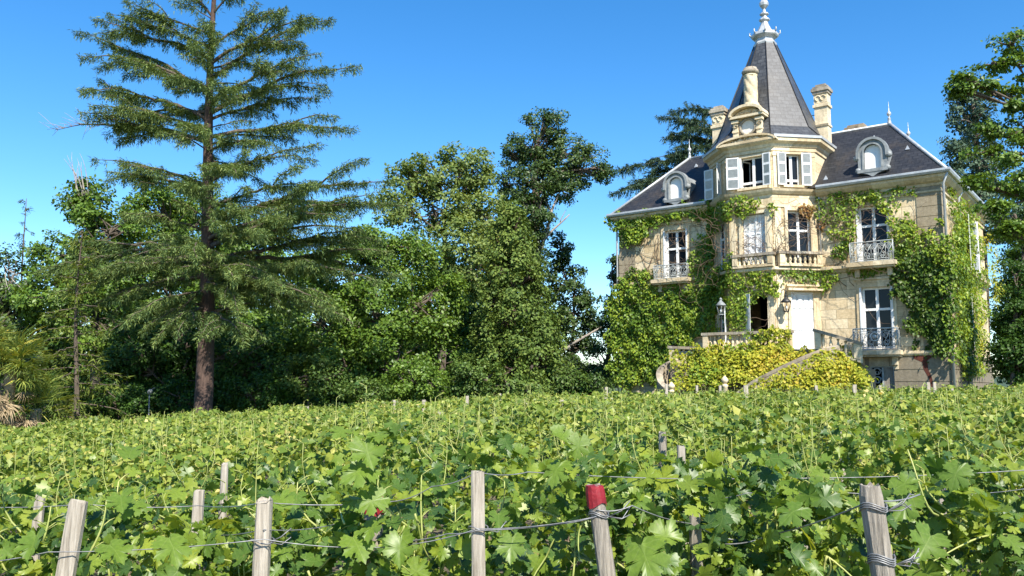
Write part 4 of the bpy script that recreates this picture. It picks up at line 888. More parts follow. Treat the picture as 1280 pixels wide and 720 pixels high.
# ------------------------------------------------------------------ trees
def limb(mb, a, b, r0, r1, bend=.1, n=7):
    a, b = np.array(a, float), np.array(b, float); L = np.linalg.norm(b-a); k = RNG.normal(0, bend*L*.5, 3); k2 = RNG.normal(0, bend*L*.2, 3)
    t = np.linspace(0, 1, n)[:, None]; P = a*(1-t)+b*t+k*(t*(1-t))*2+k2*np.sin(t*math.pi*2)*.5
    mb.tube(P, np.linspace(r0, r1, n), 6); return P
def tree(name, base, lobes, mt, label, cat='tree', leaf=(.2, .34), clump=.62, per=60, dens=1.0, bark='bark', trunk_r=.3, group=None, droop=0., gap=.0, tmpl=LEAF2, dead=None, squash=.8, trunk_top=None):
    """lobes: (centre xyz, radius xyz) of the crown masses; each is filled with leaf clumps on twigs"""
    base = np.array(base, float); o = empty(name, base, label, cat, group); mb = MB(); acc = Acc()
    top = max(l[0][2] for l in lobes); cen = np.mean([l[0] for l in lobes], 0)
    tt = np.array(trunk_top) if trunk_top is not None else np.array([cen[0]*.8+base[0]*.2, cen[1]*.8+base[1]*.2, base[2]+(top-base[2])*.8])
    sp = limb(mb, base-(0, 0, .3), tt, trunk_r, trunk_r*.35, .05, 9)
    for c, r in lobes:
        c, r = np.array(c, float), np.array(r, float)*np.ones(3)
        j = int(np.argmin(np.linalg.norm(sp-(c-(0, 0, r[2]*.9)), axis=1))); bp = limb(mb, sp[j], c, trunk_r*.42*(1-j/12), .05, .18)
        n = max(6, int(dens*7.2*(r[0]*r[1]+r[0]*r[2]+r[1]*r[2])/3/(clump**2)*.62))
        d = rdir(n); rad = RNG.uniform(.25, 1.06, n)**.45; cc = c+d*r*rad[:, None]
        keep = np.ones(n, bool) if gap == 0 else RNG.random(n) > gap
        cc = cc[keep]
        for q in cc[::max(1, len(cc)//14)]: limb(mb, bp[RNG.integers(3, 7)], q, .045, .012, .2, 5)
        for q in cc:
            k = int(per*2.3*RNG.uniform(.6, 1.3)); e = rdir(k)*(RNG.uniform(.1, 1, k)**.5)[:, None]*clump*RNG.uniform(.6, 1.15)*np.array([1.1, 1.1, squash])
            pos = q+e; out = norm(e+norm(q-c)*.5+np.array([0, 0, .5])); nr = norm(out+RNG.normal(0, .5, e.shape)); up = norm(out*.6+RNG.normal(0, .6, e.shape)-np.array([0, 0, .25+droop]))
            acc.add(*scatter(*tmpl, pos, nr, up, rnd(k, leaf[0]*.55, leaf[1]*.72)))
    f = acc.build('crown', M[mt], None); t = mb.build('trunk', M[bark], None)
    for x in (f, t): x.parent = o; x.matrix_parent_inverse = Matrix.Translation(-Vector(base))
    return o
def B(px, Y): p = at(px, 480, Y); return np.array([p[0], Y, gz(p[0])])
def lob(lst, Y0, s=None):
    """(px, py, half width px, half height px, depth offset) to crown lobes standing at their own depth"""
    out = []
    for x, y, wx, hy, dy in lst:
        Y = Y0+dy; k = Y/FPX; out.append((at(x, y, Y), (wx*k, min(wx, hy)*k*1.0, hy*k)))
    return out

def spray_tree(name, base, top, branches, mt, label, bark, tr, tuft=(.16, .30), twig=.3, dens=1.0, droop=.5, cat='tree', deadtips=(), step=.13, fringe=.5, clumpy=True, fl=.75, flat=1.0):
    """conifer with tiers of branches carrying flat sprays: branches (height point on trunk, tip)"""
    base, top = np.array(base, float), np.array(top, float); o = empty(name, base, label, cat); mb = MB(); acc = Acc()
    t = np.linspace(0, 1, 16)[:, None]; tr_ = base*(1-t)+top*t-np.array([0, 0, .3])*(1-t); tr_[:, 0] += .08*np.sin(t[:, 0]*7); trunk_ = MB(); trunk_.tube(tr_, np.linspace(tr, tr*.12, 16)*np.where(np.arange(16) == 0, 1.25, 1), 10)
    db = MB()
    for bi, (a, b) in enumerate(branches):
        a, b = np.array(a, float), np.array(b, float); L = np.linalg.norm(b-a); n = max(8, int(L/.3)); u = np.linspace(0, 1, n)[:, None]
        mid = a*.45+b*.55+np.array([0, 0, .13*L]); P = (1-u)**2*a+2*u*(1-u)*mid+u*u*b; P = P+np.cumsum(RNG.normal(0, .035, P.shape), 0)*np.minimum(1, u*4)
        r = np.linspace(max(.025, .016*L), .009, n)
        mb.tube(P, r, 5)
        if bi in deadtips:
            j0 = int(n*.55)
            for k in range(26):
                j = RNG.integers(j0, n); q = P[j]; d = norm((b-a)/L+RNG.normal(0, .55, 3)+np.array([0, 0, .15])); db.tube([q, q+d*.35, q+d*RNG.uniform(.5, .9)+RNG.normal(0, .08, 3)], [.012, .009, .004], 3)
            umax = .6
        else: umax = 1.0
        fw = norm(b-a); side = norm(np.cross(fw, DZ)); m_ = max(6, int(L*(1-.16)/step))
        tt = np.linspace(.10, umax, m_); pos = np.stack([np.interp(tt, u[:, 0], P[:, i]) for i in range(3)], 1)
        ph = RNG.uniform(0, 6.28, 3); body = .62+.38*np.sin(tt*L*2.3+ph[0])+.30*np.sin(tt*L*5.1+ph[1]); wob = RNG.normal(0, .16)
        for k in range(m_):
            if clumpy and body[k] < .25 and RNG.random() < .8: continue
            for sg in (-1, 1, 0):
                if sg == 0 and RNG.random() > fringe: continue
                ln = twig*L*(.25+.9*(1-tt[k])**.8*min(1, tt[k]/.3))*RNG.uniform(.35, 1.35)*.62*(max(.4, body[k]) if clumpy else 1)+.12
                if sg == 0: d = norm(fw*.35-DZ*1.0+RNG.normal(0, .2, 3)); ln = min(fl, ln*.6+.16)*RNG.uniform(.4, 1)
                else: d = norm(fw*RNG.uniform(.35, 1.7)+side*sg*1.0+RNG.normal(0, .28, 3)*np.array([1, 1, flat])+DZ*(.08+wob*flat)*1.0)
                q = max(4, int(ln*30*dens)); s_ = RNG.uniform(.05, 1, q); pp = pos[k]+d*(s_*ln)[:, None]-DZ*(droop*(s_*ln)**2*.5)[:, None]+RNG.normal(0, .03, (q, 3))
                pp = pp-DZ*(RNG.uniform(0, 1, q)**2*.16)[:, None]; hang = norm(d-DZ*(.35+droop*s_)[:, None]+RNG.normal(0, .35, (q, 3))); nr = norm(DZ*.9+RNG.normal(0, .45, (q, 3)))
                if sg == 0: nr = norm(RNG.normal(0, 1, (q, 3))+fw*.3)
                sz = rnd(q, *tuft); acc.add(*scatter(*NEEDLE, pp, nr, hang, np.stack([sz*.48, sz, sz], 1)))
    f = acc.build('crown', M[mt]); tk = trunk_.build('trunk', M[bark]); ps = [f, tk, mb.build('boughs', M['bark'])]
    if db.v: ps.append(db.build('dead_branch', M['bark_pale']))
    for x in ps: x.parent = o; x.matrix_parent_inverse = Matrix.Translation(-Vector(base))
    return o
# the great cedar on the left
CY = 31.0
cb = at(253, 520, CY); cb[2] = gz(cb[0])
ctop = at(270, -75, CY)
def ctr(y): return at(254+(516-y)*.021, y, CY)
prof = [(100, 415, 30, .8), (128, 398, 62, -1), (142, 448, 83, -.4), (150, 392, 122, 1.4), (172, 440, 161, .4), (228, 396, 181, -1), (262, 402, 226, -2), (285, 492, 226, .5), (300, 470, 250, -1.5), (308, 508, 262, 0), (330, 482, 300, 1.2), (345, 470, 350, -1), (360, 440, 405, -1.8), (330, 500, 335, 2.4), (60, 360, 5, .5), (80, 395, 15, -1.2), (310, 430, 285, -2.6), (345, 410, 380, -2.6),
        (75, 122, 42, 1), (112, 102, 78, -.5), (120, 122, 62, 1.4), (150, 104, 112, .8), (165, 118, 138, -1), (178, 78, 156, .5), (232, 120, 205, -.6), (242, 135, 228, 1.1), (310, 56, 348, .6), (330, 125, 335, -1.6), (362, 142, 415, -1.2), (316, 95, 318, 1.8), (290, 150, 262, -1), (360, 195, 425, -2.2), (45, 160, 10, -1), (20, 200, -40, .5), (20, 330, -40, -.5), (60, 140, 15, -.2), (140, 130, 170, 1.6), (320, 70, 372, 1.4), (345, 95, 395, .4),
        (392, 312, 432, -3.6), (385, 218, 405, -3.2), (262, 235, 232, -3.6), (340, 285, 345, -4.2), (312, 200, 302, -3.6), (216, 292, 214, -3.2), (135, 292, 112, -2.8), (85, 240, 62, -2.6), (170, 225, 160, -3.0), (300, 335, 290, -3.8), (325, 250, 320, -4.4), (352, 345, 372, -3.4), (285, 315, 262, -3.2), (190, 330, 170, -2.4), (112, 205, 95, -2.2), (365, 175, 395, -3.), (355, 300, 385, -4.2)]
brs = [(ctr(a), at(x, y, CY+d)) for a, x, y, d in prof]
ctz = lambda z: cb+(ctop-cb)*((z-cb[2])/(ctop[2]-cb[2]))
for a, b in list(brs)[:53]:                             # side boughs that widen each bough into a plate
    L = np.linalg.norm(b-a); fw = norm(b-a); sd = norm(np.cross(fw, DZ))
    if L < 1.6: continue
    for sg in (-1, 1, -1, 1):
        f0 = RNG.uniform(.18, .62); p = a+(b-a)*f0+DZ*.10*L*f0; brs.append((p, p+(fw*RNG.uniform(.7, 1.0)+sd*sg*RNG.uniform(.35, .8))*L*RNG.uniform(.26, .46)+DZ*RNG.normal(-.12, .14)))
for k in range(18):                                     # short boughs towards the field, hiding the stem
    z = RNG.uniform(6.5, 17.5); a = RNG.uniform(-math.pi+.35, -.35); L = RNG.uniform(1.2, 2.6)*(1.15-.03*z); p = ctz(z); brs.append((p, p+np.array([math.cos(a)*L, math.sin(a)*L, RNG.uniform(-.1, .5)])))
for k in range(26):
    z = RNG.uniform(4, 15.5); L = RNG.uniform(2.2, 4.8)*(1-.45*(z/17)); a = RNG.uniform(.1, math.pi-.1); p = ctz(z); brs.append((p, p+np.array([math.cos(a)*L, math.sin(a)*L, RNG.uniform(-.4, .6)])))
spray_tree('cedar_tree', cb, ctop, brs, 'cedar', 'towering blue green cedar with long tiered horizontal boughs at the vineyard edge', 'bark_red', .36, tuft=(.09, .18), deadtips=(23,), step=.07, dens=1.9, droop=.45, fringe=.9, twig=.155, fl=.34, flat=.45)
# feathery young conifer below it and thin ones at the far left
def small_conifer(name, px, Y, top, half, mt, label, n=42, bark='bark', tr=.12, low=505, droop=.6, dens=1.0, tuft=(.14, .26)):
    b = B(px, Y); tp = at(px+4, top, Y); k = Y/FPX; brs = []
    for i in range(n):
        f = (i+.5)/n; z = b[2]+.8+(tp[2]-b[2]-.8)*f; a = i*2.4+RNG.uniform(-.4, .4); L = half*k*(1.02-f)**.75*RNG.uniform(.65, 1.15)+.2; p = b+(tp-b)*((z-b[2])/(tp[2]-b[2]))
        brs.append((p, p+np.array([math.cos(a)*L, math.sin(a)*L*.8, L*RNG.uniform(-.28, .12)])))
    return spray_tree(name, b, tp, brs, mt, label, bark, tr, twig=.36, droop=droop, dens=dens, tuft=tuft, step=.15)
small_conifer('young_cedar', 97, 30, 292, 62, 'feather', 'feathery yellow green young conifer with a thin bare stem left of the cedar', 54)
small_conifer('spruce_tree', 28, 46, 248, 22, 'cedar_blue', 'thin bluish conifer top rising at the far left edge', 34, dens=.6)
# broadleaved trees behind, from left to right
tree('background_tree', B(15, 44), lob([(12, 350, 45, 35, 0), (5, 400, 50, 40, -1), (35, 440, 40, 40, -1), (-30, 370, 50, 60, 0)], 43), 'oak', 'dark leafy tree behind the palm at the far left', clump=.7, dead=None)
tree('background_tree', B(120, 42), lob([(110, 262, 36, 28, 1), (140, 285, 40, 32, 0), (85, 318, 42, 36, 0), (140, 345, 55, 42, 1), (70, 370, 45, 40, -1), (120, 400, 60, 45, 0), (105, 240, 16, 14, 1)], 42), 'broad', 'mid green tree with a ragged bare-twigged top left of the cedar', clump=.6)
m = MB()
for k in range(9):
    p = at(100+RNG.uniform(-8, 12), 245, 42.5); q = at(RNG.uniform(76, 112), RNG.uniform(188, 215), 42.5); limb(m, p, q, .03, .006, .25, 6)
tag(m.build('bare_twigs', M['bark_pale']), 'bleached bare twigs above the ragged green tree left of the cedar', 'dead branches'); m = MB()
for k in range(8):
    p = at(6+RNG.uniform(-4, 10), RNG.uniform(330, 400), 41.0); q = at(RNG.uniform(0, 48), RNG.uniform(318, 375), 40.3); limb(m, p, q, .03, .006, .3, 6)
o = m.build('bare_branches', M['bark_pale']); tag(o, 'bleached bare twigs among the dark leaves at the far left edge', 'dead branches')
tree('background_tree', B(215, 44), lob([(200, 262, 40, 32, 0), (235, 255, 40, 35, 2), (185, 300, 45, 40, 0), (240, 320, 55, 45, 1), (300, 300, 50, 45, 1), (210, 370, 60, 50, 0), (300, 375, 60, 50, 0), (345, 330, 45, 45, 2)], 45), 'broad', 'full green tree showing behind the trunk of the cedar', clump=.7, leaf=(.22, .36))
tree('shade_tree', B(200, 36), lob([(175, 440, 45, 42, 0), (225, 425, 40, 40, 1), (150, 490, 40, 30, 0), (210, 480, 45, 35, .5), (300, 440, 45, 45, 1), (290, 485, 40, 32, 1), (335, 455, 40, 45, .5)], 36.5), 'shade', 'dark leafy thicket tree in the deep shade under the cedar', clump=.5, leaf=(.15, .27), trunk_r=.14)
tree('pale_tree', B(545, 47), lob([(548, 215, 42, 30, 0), (510, 225, 30, 24, 0), (590, 215, 32, 28, 1), (540, 262, 55, 36, 0), (600, 262, 40, 36, 1), (495, 262, 28, 26, -1), (560, 310, 50, 45, 0), (600, 330, 40, 50, 0), (575, 200, 25, 16, 0)], 47), 'pale', 'pale silvery green tree with a tall airy crown right of the cedar', clump=.62, per=50, gap=.12)
tree('rounded_tree', B(480, 39), lob([(470, 310, 50, 32, 0), (430, 345, 55, 42, 0), (505, 335, 45, 40, 1), (535, 375, 48, 48, 0), (470, 390, 60, 48, -.5), (400, 400, 50, 50, 0), (420, 450, 55, 42, -1), (500, 440, 60, 50, -1), (550, 450, 45, 42, 0), (360, 440, 40, 42, .5), (450, 300, 25, 20, 0)], 39), 'broad', 'broad rounded dark green tree filling the middle of the tree line', clump=.6, leaf=(.18, .3))
tree('oak_tree', B(668, 50), lob([(668, 175, 30, 30, 0), (690, 160, 24, 22, 0), (705, 190, 30, 26, 0), (735, 212, 26, 16, -.5), (755, 216, 14, 9, -.5), (672, 225, 40, 36, 0), (710, 235, 30, 22, 0), (640, 240, 30, 42, 1), (645, 195, 22, 26, 1), (680, 148, 14, 14, 0), (725, 185, 18, 14, 0), (750, 208, 22, 12, 0), (622, 280, 30, 44, 1), (655, 275, 34, 40, 1), (600, 300, 30, 40, 1), (650, 330, 34, 40, 1), (690, 215, 44, 26, .5), (668, 262, 26, 32, -.8), (655, 305, 28, 36, -.8), (745, 196, 16, 10, 0)], 50), 'oak', 'tall dark oak with a lopsided crown leaning towards the chateau', clump=.46, per=46, leaf=(.16, .28), gap=.30, trunk_r=.5, trunk_top=at(668, 215, 50))
m = MB()
for p, q, r in (((668, 330), (690, 262), .16), ((680, 300), (712, 268), .09), ((690, 262), (702, 235), .08), ((690, 270), (680, 248), .06), ((700, 278), (708, 262), .04)): limb(m, at(*p, 49.6), at(*q, 49.5), r, r*.4, .1, 7)
tag(m.build('dead_limb', M['bark_pale']), 'bleached dead forked limb below the crown of the tall oak', 'dead branches')
tree('oak_tree', B(705, 54), lob([(705, 345, 24, 28, 0), (722, 392, 26, 30, 0), (735, 372, 16, 14, 0), (715, 432, 22, 20, 0), (690, 395, 22, 40, 1), (742, 400, 14, 14, 0), (700, 310, 18, 20, 0), (736, 436, 9, 10, 0), (726, 464, 16, 12, 0), (752, 466, 10, 10, 0)], 54), 'oak', 'low dark oak with gaps of sky between the conifer and the chateau', clump=.5, per=46, gap=.15, leaf=(.2, .34), trunk_r=.2)
m = MB(); limb(m, at(680, 455, 53.5), at(712, 432, 53.4), .13, .11, .04); limb(m, at(712, 432, 53.4), at(752, 408, 53.4), .11, .06, .06)
tag(m.build('bare_limb', M['bark_pale']), 'bare slanting limb crossing the gap of sky left of the chateau', 'branch')
for x, Y, L in ((30, 60, [(20, 420, 70, 60, 0), (60, 470, 60, 40, 0), (-40, 430, 60, 70, 0)]), (150, 58, [(130, 400, 60, 60, 0), (190, 420, 60, 60, 0), (150, 470, 70, 40, 0)]), (300, 60, [(270, 400, 60, 70, 0), (330, 420, 60, 60, 0), (300, 470, 70, 40, 0)]), (430, 60, [(400, 400, 60, 70, 0), (460, 420, 60, 70, 0), (430, 470, 70, 40, 0)]), (570, 60, [(540, 400, 60, 70, 0), (600, 400, 55, 80, 0), (570, 470, 70, 40, 0), (650, 440, 45, 50, 0)])):
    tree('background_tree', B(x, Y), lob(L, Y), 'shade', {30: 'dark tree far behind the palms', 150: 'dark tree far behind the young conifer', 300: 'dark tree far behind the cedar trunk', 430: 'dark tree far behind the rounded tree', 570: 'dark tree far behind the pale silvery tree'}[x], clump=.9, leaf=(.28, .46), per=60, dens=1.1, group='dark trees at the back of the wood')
# cone shaped conifer
Yc = 36.0; b = B(645, Yc); L_ = []
for k in range(46):
    f = (k+.5)/46; y = 266+f*224; half = 8+62*f**.85; a = k*2.4; L_.append((638+f*12+half*.72*math.cos(a), y, 13+10*f, 15+6*f, -half*.030*math.sin(a)))
tree('cone_conifer', b, lob(L_, Yc), 'conifer', 'olive green cone shaped conifer with brownish inner twigs left of the chateau', clump=.36, leaf=(.12, .24), per=46, droop=.7, squash=1.2, bark='bark_red', trunk_r=.22, trunk_top=at(632, 262, Yc), dens=.9)
# left of the house
tree('bay_tree', B(756, 46), lob([(760, 445, 22, 45, 0), (770, 395, 18, 30, .5), (760, 470, 18, 20, -.5), (773, 345, 12, 14, 1), (770, 328, 8, 8, 1)], 46.5), 'oak', 'dark narrow tree against the left end of the chateau', clump=.42, leaf=(.14, .26), trunk_r=.14)
# cedar behind the roof of the left wing
Yb = 58.0; b = B(905, Yb); tp = at(902, 150, Yb); brs = []
for (yo, x, y, d) in [(215, 772, 240, 0), (205, 780, 212, -.5), (225, 800, 245, 1), (170, 822, 146, 0), (180, 828, 175, -1), (190, 815, 200, 1), (160, 905, 140, 1), (195, 845, 225, -2), (165, 848, 150, -2), (150, 860, 130, 0), (205, 800, 225, 2), (185, 840, 165, 2), (140, 840, 140, 1.5), (210, 835, 195, -2.5), (190, 850, 180, -3), (170, 862, 160, -3), (225, 790, 232, -1.5), (215, 860, 215, -3), (200, 872, 200, -3)]: brs.append((at(903, yo, Yb), at(x, y, Yb+d)))
spray_tree('cedar_tree', b, tp, brs, 'cedar_blue', 'flat layered cedar behind the left roof of the chateau', 'bark', .4, tuft=(.16, .34), twig=.42, dens=1.5, droop=.6, step=.12, fringe=.9)
# right edge
Yr = 44.0; b = B(1225, Yr); L_ = []
for k in range(34):
    f = (k+.5)/34; y = 108+f*190; half = 10+52*f**.8; a = k*2.4; L_.append((1212+10*f+half*.75*math.cos(a), y, 15+8*f, 12+5*f, half*.03*math.sin(a)))
tree('pine_tree', b, lob(L_, Yr), 'cedar_blue', 'grey blue pine rising behind the right corner of the chateau', clump=.45, leaf=(.16, .3), per=40, gap=.15, bark='bark', trunk_r=.25, trunk_top=at(1215, 115, Yr), dens=.75)
tree('overhanging_tree', B(1300, 27), lob([(1262, 52, 20, 14, 0), (1240, 78, 24, 12, 0), (1275, 85, 24, 18, 0), (1205, 98, 14, 6, -.3), (1230, 110, 22, 11, 0), (1265, 125, 28, 16, 0), (1200, 112, 10, 6, 0), (1285, 160, 26, 22, 0), (1245, 160, 26, 11, .5), (1262, 195, 26, 16, 0), (1230, 190, 20, 9, .5), (1285, 225, 24, 20, 0), (1250, 235, 26, 12, .3), (1220, 225, 16, 7, 0), (1268, 268, 26, 14, 0), (1240, 258, 16, 7, 0), (1290, 300, 26, 22, 0), (1262, 290, 14, 8, 0), (1310, 100, 30, 60, 0), (1320, 220, 40, 80, 0)], 27), 'broad', 'leafy tree with spreading open boughs entering at the right edge', clump=.38, leaf=(.13, .24), per=48, gap=.16, squash=.5, trunk_r=.15, trunk_top=at(1285, 80, 27))
tree('laurel_bush', B(1262, 33), lob([(1275, 400, 28, 34, 0), (1264, 445, 24, 32, 0), (1292, 370, 28, 40, 0), (1275, 450, 30, 30, 0), (1270, 335, 14, 22, 1), (1282, 325, 20, 26, 1), (1300, 430, 40, 50, 0)], 33.5), 'shade', 'dark dense evergreen bush beside the right wall of the chateau', 'bush', clump=.4, leaf=(.12, .22), trunk_r=.1)  # shadow on the bush is carried by its darkened leaf colour
tree('background_tree', B(1300, 56), lob([(1285, 320, 32, 50, 0), (1290, 250, 30, 40, 0), (1275, 390, 30, 50, 0), (1310, 380, 60, 70, 0)], 56), 'shade', 'green tree in the background at the right edge behind the bush', clump=.8, leaf=(.25, .4))
# shrubs along the foot of the trees
for i, (x, y, wx, hy, Y, mt, lab) in enumerate([
    (385, 470, 40, 26, 33.5, 'shrub', 'low green shrub right of the cedar trunk'), (455, 485, 26, 14, 32, 'shrub', 'small rounded shrub between the cedar and the rounded tree'), (520, 475, 34, 22, 34, 'broad', 'leafy green shrub below the rounded tree'),
    (590, 470, 30, 26, 34, 'shrub', 'bushy shrub left of the foot of the cone shaped conifer'), (700, 478, 34, 16, 35, 'shrub', 'olive shrub right of the foot of the cone shaped conifer'), (745, 484, 20, 12, 35, 'oak', 'dark low shrub by the left end of the chateau'), (150, 500, 34, 22, 33, 'shade', 'dark shrub between the young conifer and the cedar trunk'), (320, 488, 34, 22, 33, 'shade', 'dark shrub just right of the cedar trunk'), (95, 506, 36, 20, 32.5, 'shade', 'dark shrub at the foot of the young conifer'), (60, 496, 30, 26, 33, 'shade', 'dark shrub behind the short fan palm'), (225, 500, 30, 22, 33.5, 'shade', 'dark shrub touching the left side of the cedar trunk'), (640, 482, 34, 14, 33.5, 'shrub', 'shrub hiding the foot of the cone shaped conifer')]):
    tree('shrub', B(x, Y), lob([(x, y, wx, hy, 0), (x-wx*.6, y+6, wx*.6, hy*.8, .4), (x+wx*.6, y+5, wx*.6, hy*.75, -.3)], Y), mt, lab, 'shrub', leaf=(.12, .22), clump=.34, per=46, trunk_r=.06)
# undergrowth below the trees and the far wood behind them: masses nobody could count
def mass(name, px0, px1, Y0, Y1, h, n, mt, leaf, label, base=0.):
    x0, x1 = at(px0, 480, Y1)[0], at(px1, 480, Y1)[0]; x = rnd(n, x0, x1); y = rnd(n, Y0, Y1)
    hh = h*(.62+.22*np.sin(x*1.1+y*.7)+.16*np.sin(x*2.7-y*1.3)+.10*np.sin(x*5.1+y*3)); f = RNG.uniform(0, 1, n)**.55; z = ground(x)+base+hh*f
    nr = norm(np.stack([RNG.normal(.1, .6, n), -.5+RNG.normal(0, .5, n), .6+RNG.normal(0, .5, n)], 1)); up = norm(RNG.normal(0, .7, (n, 3))-np.array([0, .2, .5])); a = Acc(); a.add(*scatter(*LEAF2, np.stack([x, y, z], 1), nr, up, rnd(n, *leaf)))
    tag(a.build(name, M[mt]), label, 'undergrowth' if base == 0 else 'wood', kind='stuff')
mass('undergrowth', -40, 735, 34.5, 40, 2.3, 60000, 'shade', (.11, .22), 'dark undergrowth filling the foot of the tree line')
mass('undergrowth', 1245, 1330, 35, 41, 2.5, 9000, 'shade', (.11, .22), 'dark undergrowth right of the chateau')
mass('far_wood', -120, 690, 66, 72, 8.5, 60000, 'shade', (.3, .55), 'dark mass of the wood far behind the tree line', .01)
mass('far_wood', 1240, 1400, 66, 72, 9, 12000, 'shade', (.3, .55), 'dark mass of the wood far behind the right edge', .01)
# fan palms at the left edge
def palm(px, Y, crown_y, label, n=46, R=1.4):
    b = B(px, Y); c = at(px, crown_y, Y); o = empty('fan_palm', b, label, 'palm'); acc = Acc(); st = MB(); dead = Acc()
    tp = MB(); t = np.linspace(0, 1, 9)[:, None]; tp.tube(b*(1-t)+c*t-(0, 0, .15), .17+.02*np.sin(np.arange(9)*2.), 10)
    for k in range(n+16):
        isd = k >= n; a = RNG.uniform(0, 6.283); el = RNG.uniform(-.45, 1.35) if not isd else RNG.uniform(-1.3, -.6); L = R*RNG.uniform(.75, 1.1)
        d = np.array([math.cos(a)*math.cos(el), math.sin(a)*math.cos(el), math.sin(el)]); h = c-(DZ*RNG.uniform(0, 1.4) if isd else DZ*RNG.uniform(0, .25)); q = h+d*L*.55-DZ*.08
        st.tube([h, (h+q)/2+DZ*.04, q], [.02, .014, .01], 4)
        side = norm(np.cross(d, DZ)); nn = np.cross(side, d); m_ = 22; th = np.linspace(-1.45, 1.45, m_)
        dirs = norm(d[None]*np.cos(th)[:, None]+side[None]*np.sin(th)[:, None]-DZ*.15+RNG.normal(0, .05, (m_, 3)))
        sz = L*.62*(.75+.25*np.cos(th))*RNG.uniform(.85, 1.1, m_); V, F = scatter(*NEEDLE, np.repeat(q[None], m_, 0), np.repeat(nn[None], m_, 0)+RNG.normal(0, .15, (m_, 3)), dirs, np.stack([sz*.16, sz, sz*1.6], 1))
        (dead if isd else acc).add(V, F)
    for x in (acc.build('frond', M['palm']), dead.build('dead_frond', M['dead_frond']), st.build('frond_stalk', M['palm']), tp.build('trunk', M['dead_frond'])): x.parent = o; x.matrix_parent_inverse = Matrix.Translation(-Vector(b))
    return o
palm(14, 27.0, 456, 'fan palm with a skirt of dry brown fronds at the left edge of the field')
palm(-22, 26.5, 440, 'second fan palm mostly cut off by the left edge of the picture')
palm(46, 27.8, 505, 'short fan palm with yellowing leaves right of the taller palm', 30, 1.2)
# dark slate sided outbuilding glimpsed through the trees
pb = at(722, 470, 62); m = MB(); OB = empty('outbuilding', (pb[0], 62, gz(pb[0])), 'dark slate clad outbuilding glimpsed through the gap left of the chateau', 'outbuilding')
m.box((-4.2, 0, 0), (.6, 5, 2.6)); m.build('wall', M['slate_wall'], OB)
m = MB(); m.idx([(-4.4, -.2, 2.6), (.75, -.2, 2.6), (.75, 5.2, 2.6), (-4.4, 5.2, 2.6), (-3.4, 2.5, 3.7), (.3, 2.5, 3.7)], [(0, 1, 5, 4), (2, 3, 4, 5), (1, 2, 5), (3, 0, 4)]); m.build('roof', M['slate'], OB)
# pale garden spotlight on a stake in the shade
pb = at(187, 490, 32.0); g = gz(pb[0]); SPT = empty('garden_light', (pb[0], 32, g), 'small pale grey garden light on a stake in the shade left of the cedar trunk', 'garden light')
hz = pb[2]-g; m = MB(); m.tube([(0, 0, 0), (.02, 0, hz*.5), (0, 0, hz-.1)], .022, 6); m.build('stake', M['pale_blob'], SPT)
m = MB(); T = lambda x, y, z: (x+.25*z, y-.1*z, z+hz-.1); m.lathe((0, 0, 0), [(.03, 0), (.08, .04), (.10, .13), (.07, .19), (.03, .21)], 9, T=T); m.tube([(.04, 0, hz+.05), (.12, 0, hz+.14), (.2, 0, hz+.16)], .01, 4); m.build('lamp_head', M['pale_blob'], SPT)

# ------------------------------------------------------------------ vineyard
ROW = [3.05+1.12*k for k in range(24)]
def canopy(x, k): return 1.27+.05*np.sin(x*13.1+k*2.7)*np.sin(x*5.3+k*k)+.09*np.sin(x*1.9+k*1.3)+.06*np.sin(x*4.3+k*2.1)+.04*np.sin(x*9.1+k)
def vine_leaves(acc, n, x0, x1, yc, k, zlo, tmpl, size, wid=.3, skew=1.0, front=.35):
    x = rnd(n, x0, x1); tz = ground(x)+canopy(x, k); f = RNG.uniform(0, 1, n)**skew; z = tz-f*(tz-ground(x)-zlo); y = yc+np.clip(RNG.normal(0, .5, n), -1.1, 1.1)*wid*(.55+.45*np.sin(f*3.1))
    hole = np.sin(x*7.3+k*1.7+z*6)*np.sin(x*3.1+z*9+k)+RNG.normal(0, .25, n); kp = hole > -.42; x, y, z = x[kp], y[kp], z[kp]; n = len(x)
    sgn = np.where(y < yc, -1., 1.)
    nr = norm(np.stack([RNG.normal(0, .6, n), -front*.6+RNG.normal(0, .65, n)+sgn*.15, .48+RNG.normal(0, .55, n)], 1)); up = norm(np.stack([RNG.normal(0, .8, n), -.35+RNG.normal(0, .5, n), -.55+RNG.normal(0, .5, n)], 1))
    s_ = rnd(n, *size)*RNG.choice([.7, 1, 1, 1.15], n); acc.put(tmpl, np.stack([x, y, z], 1), nr, up, s_)
def shoot(mb, acc, p, h, lean, tmpl=GRAPE_HI, n=5, r=.0045, size=(.05, .11)):
    p = np.array(p, float); t = np.linspace(0, 1, 6)[:, None]; q = p+np.array([lean[0], lean[1], h]); P = p*(1-t)+q*t+np.array([lean[0]*.4, 0, 0])*np.sin(t*3.1); mb.tube(P, np.linspace(r, r*.45, 6), 5)
    tt = np.sort(RNG.uniform(.15, 1, n)); tt[-1] = 1; pos = np.stack([np.interp(tt, t[:, 0], P[:, i]) for i in range(3)], 1)
    az = RNG.uniform(0, 6.28, n); pet = np.stack([np.cos(az), np.sin(az), np.full(n, .5)], 1)*.05; 
    for a, b in zip(pos, pet): mb.tube([a, a+b*.6+DZ*.004, a+b], [.0025, .002, .0016], 3)
    acc.put(tmpl, pos+pet, norm(pet*4+np.array([0, -.4, .9])+RNG.normal(0, .4, (n, 3))), norm(pet*10+np.array([0, 0, -.35])+RNG.normal(0, .3, (n, 3))), rnd(n, *size)*(1.15-.65*tt))
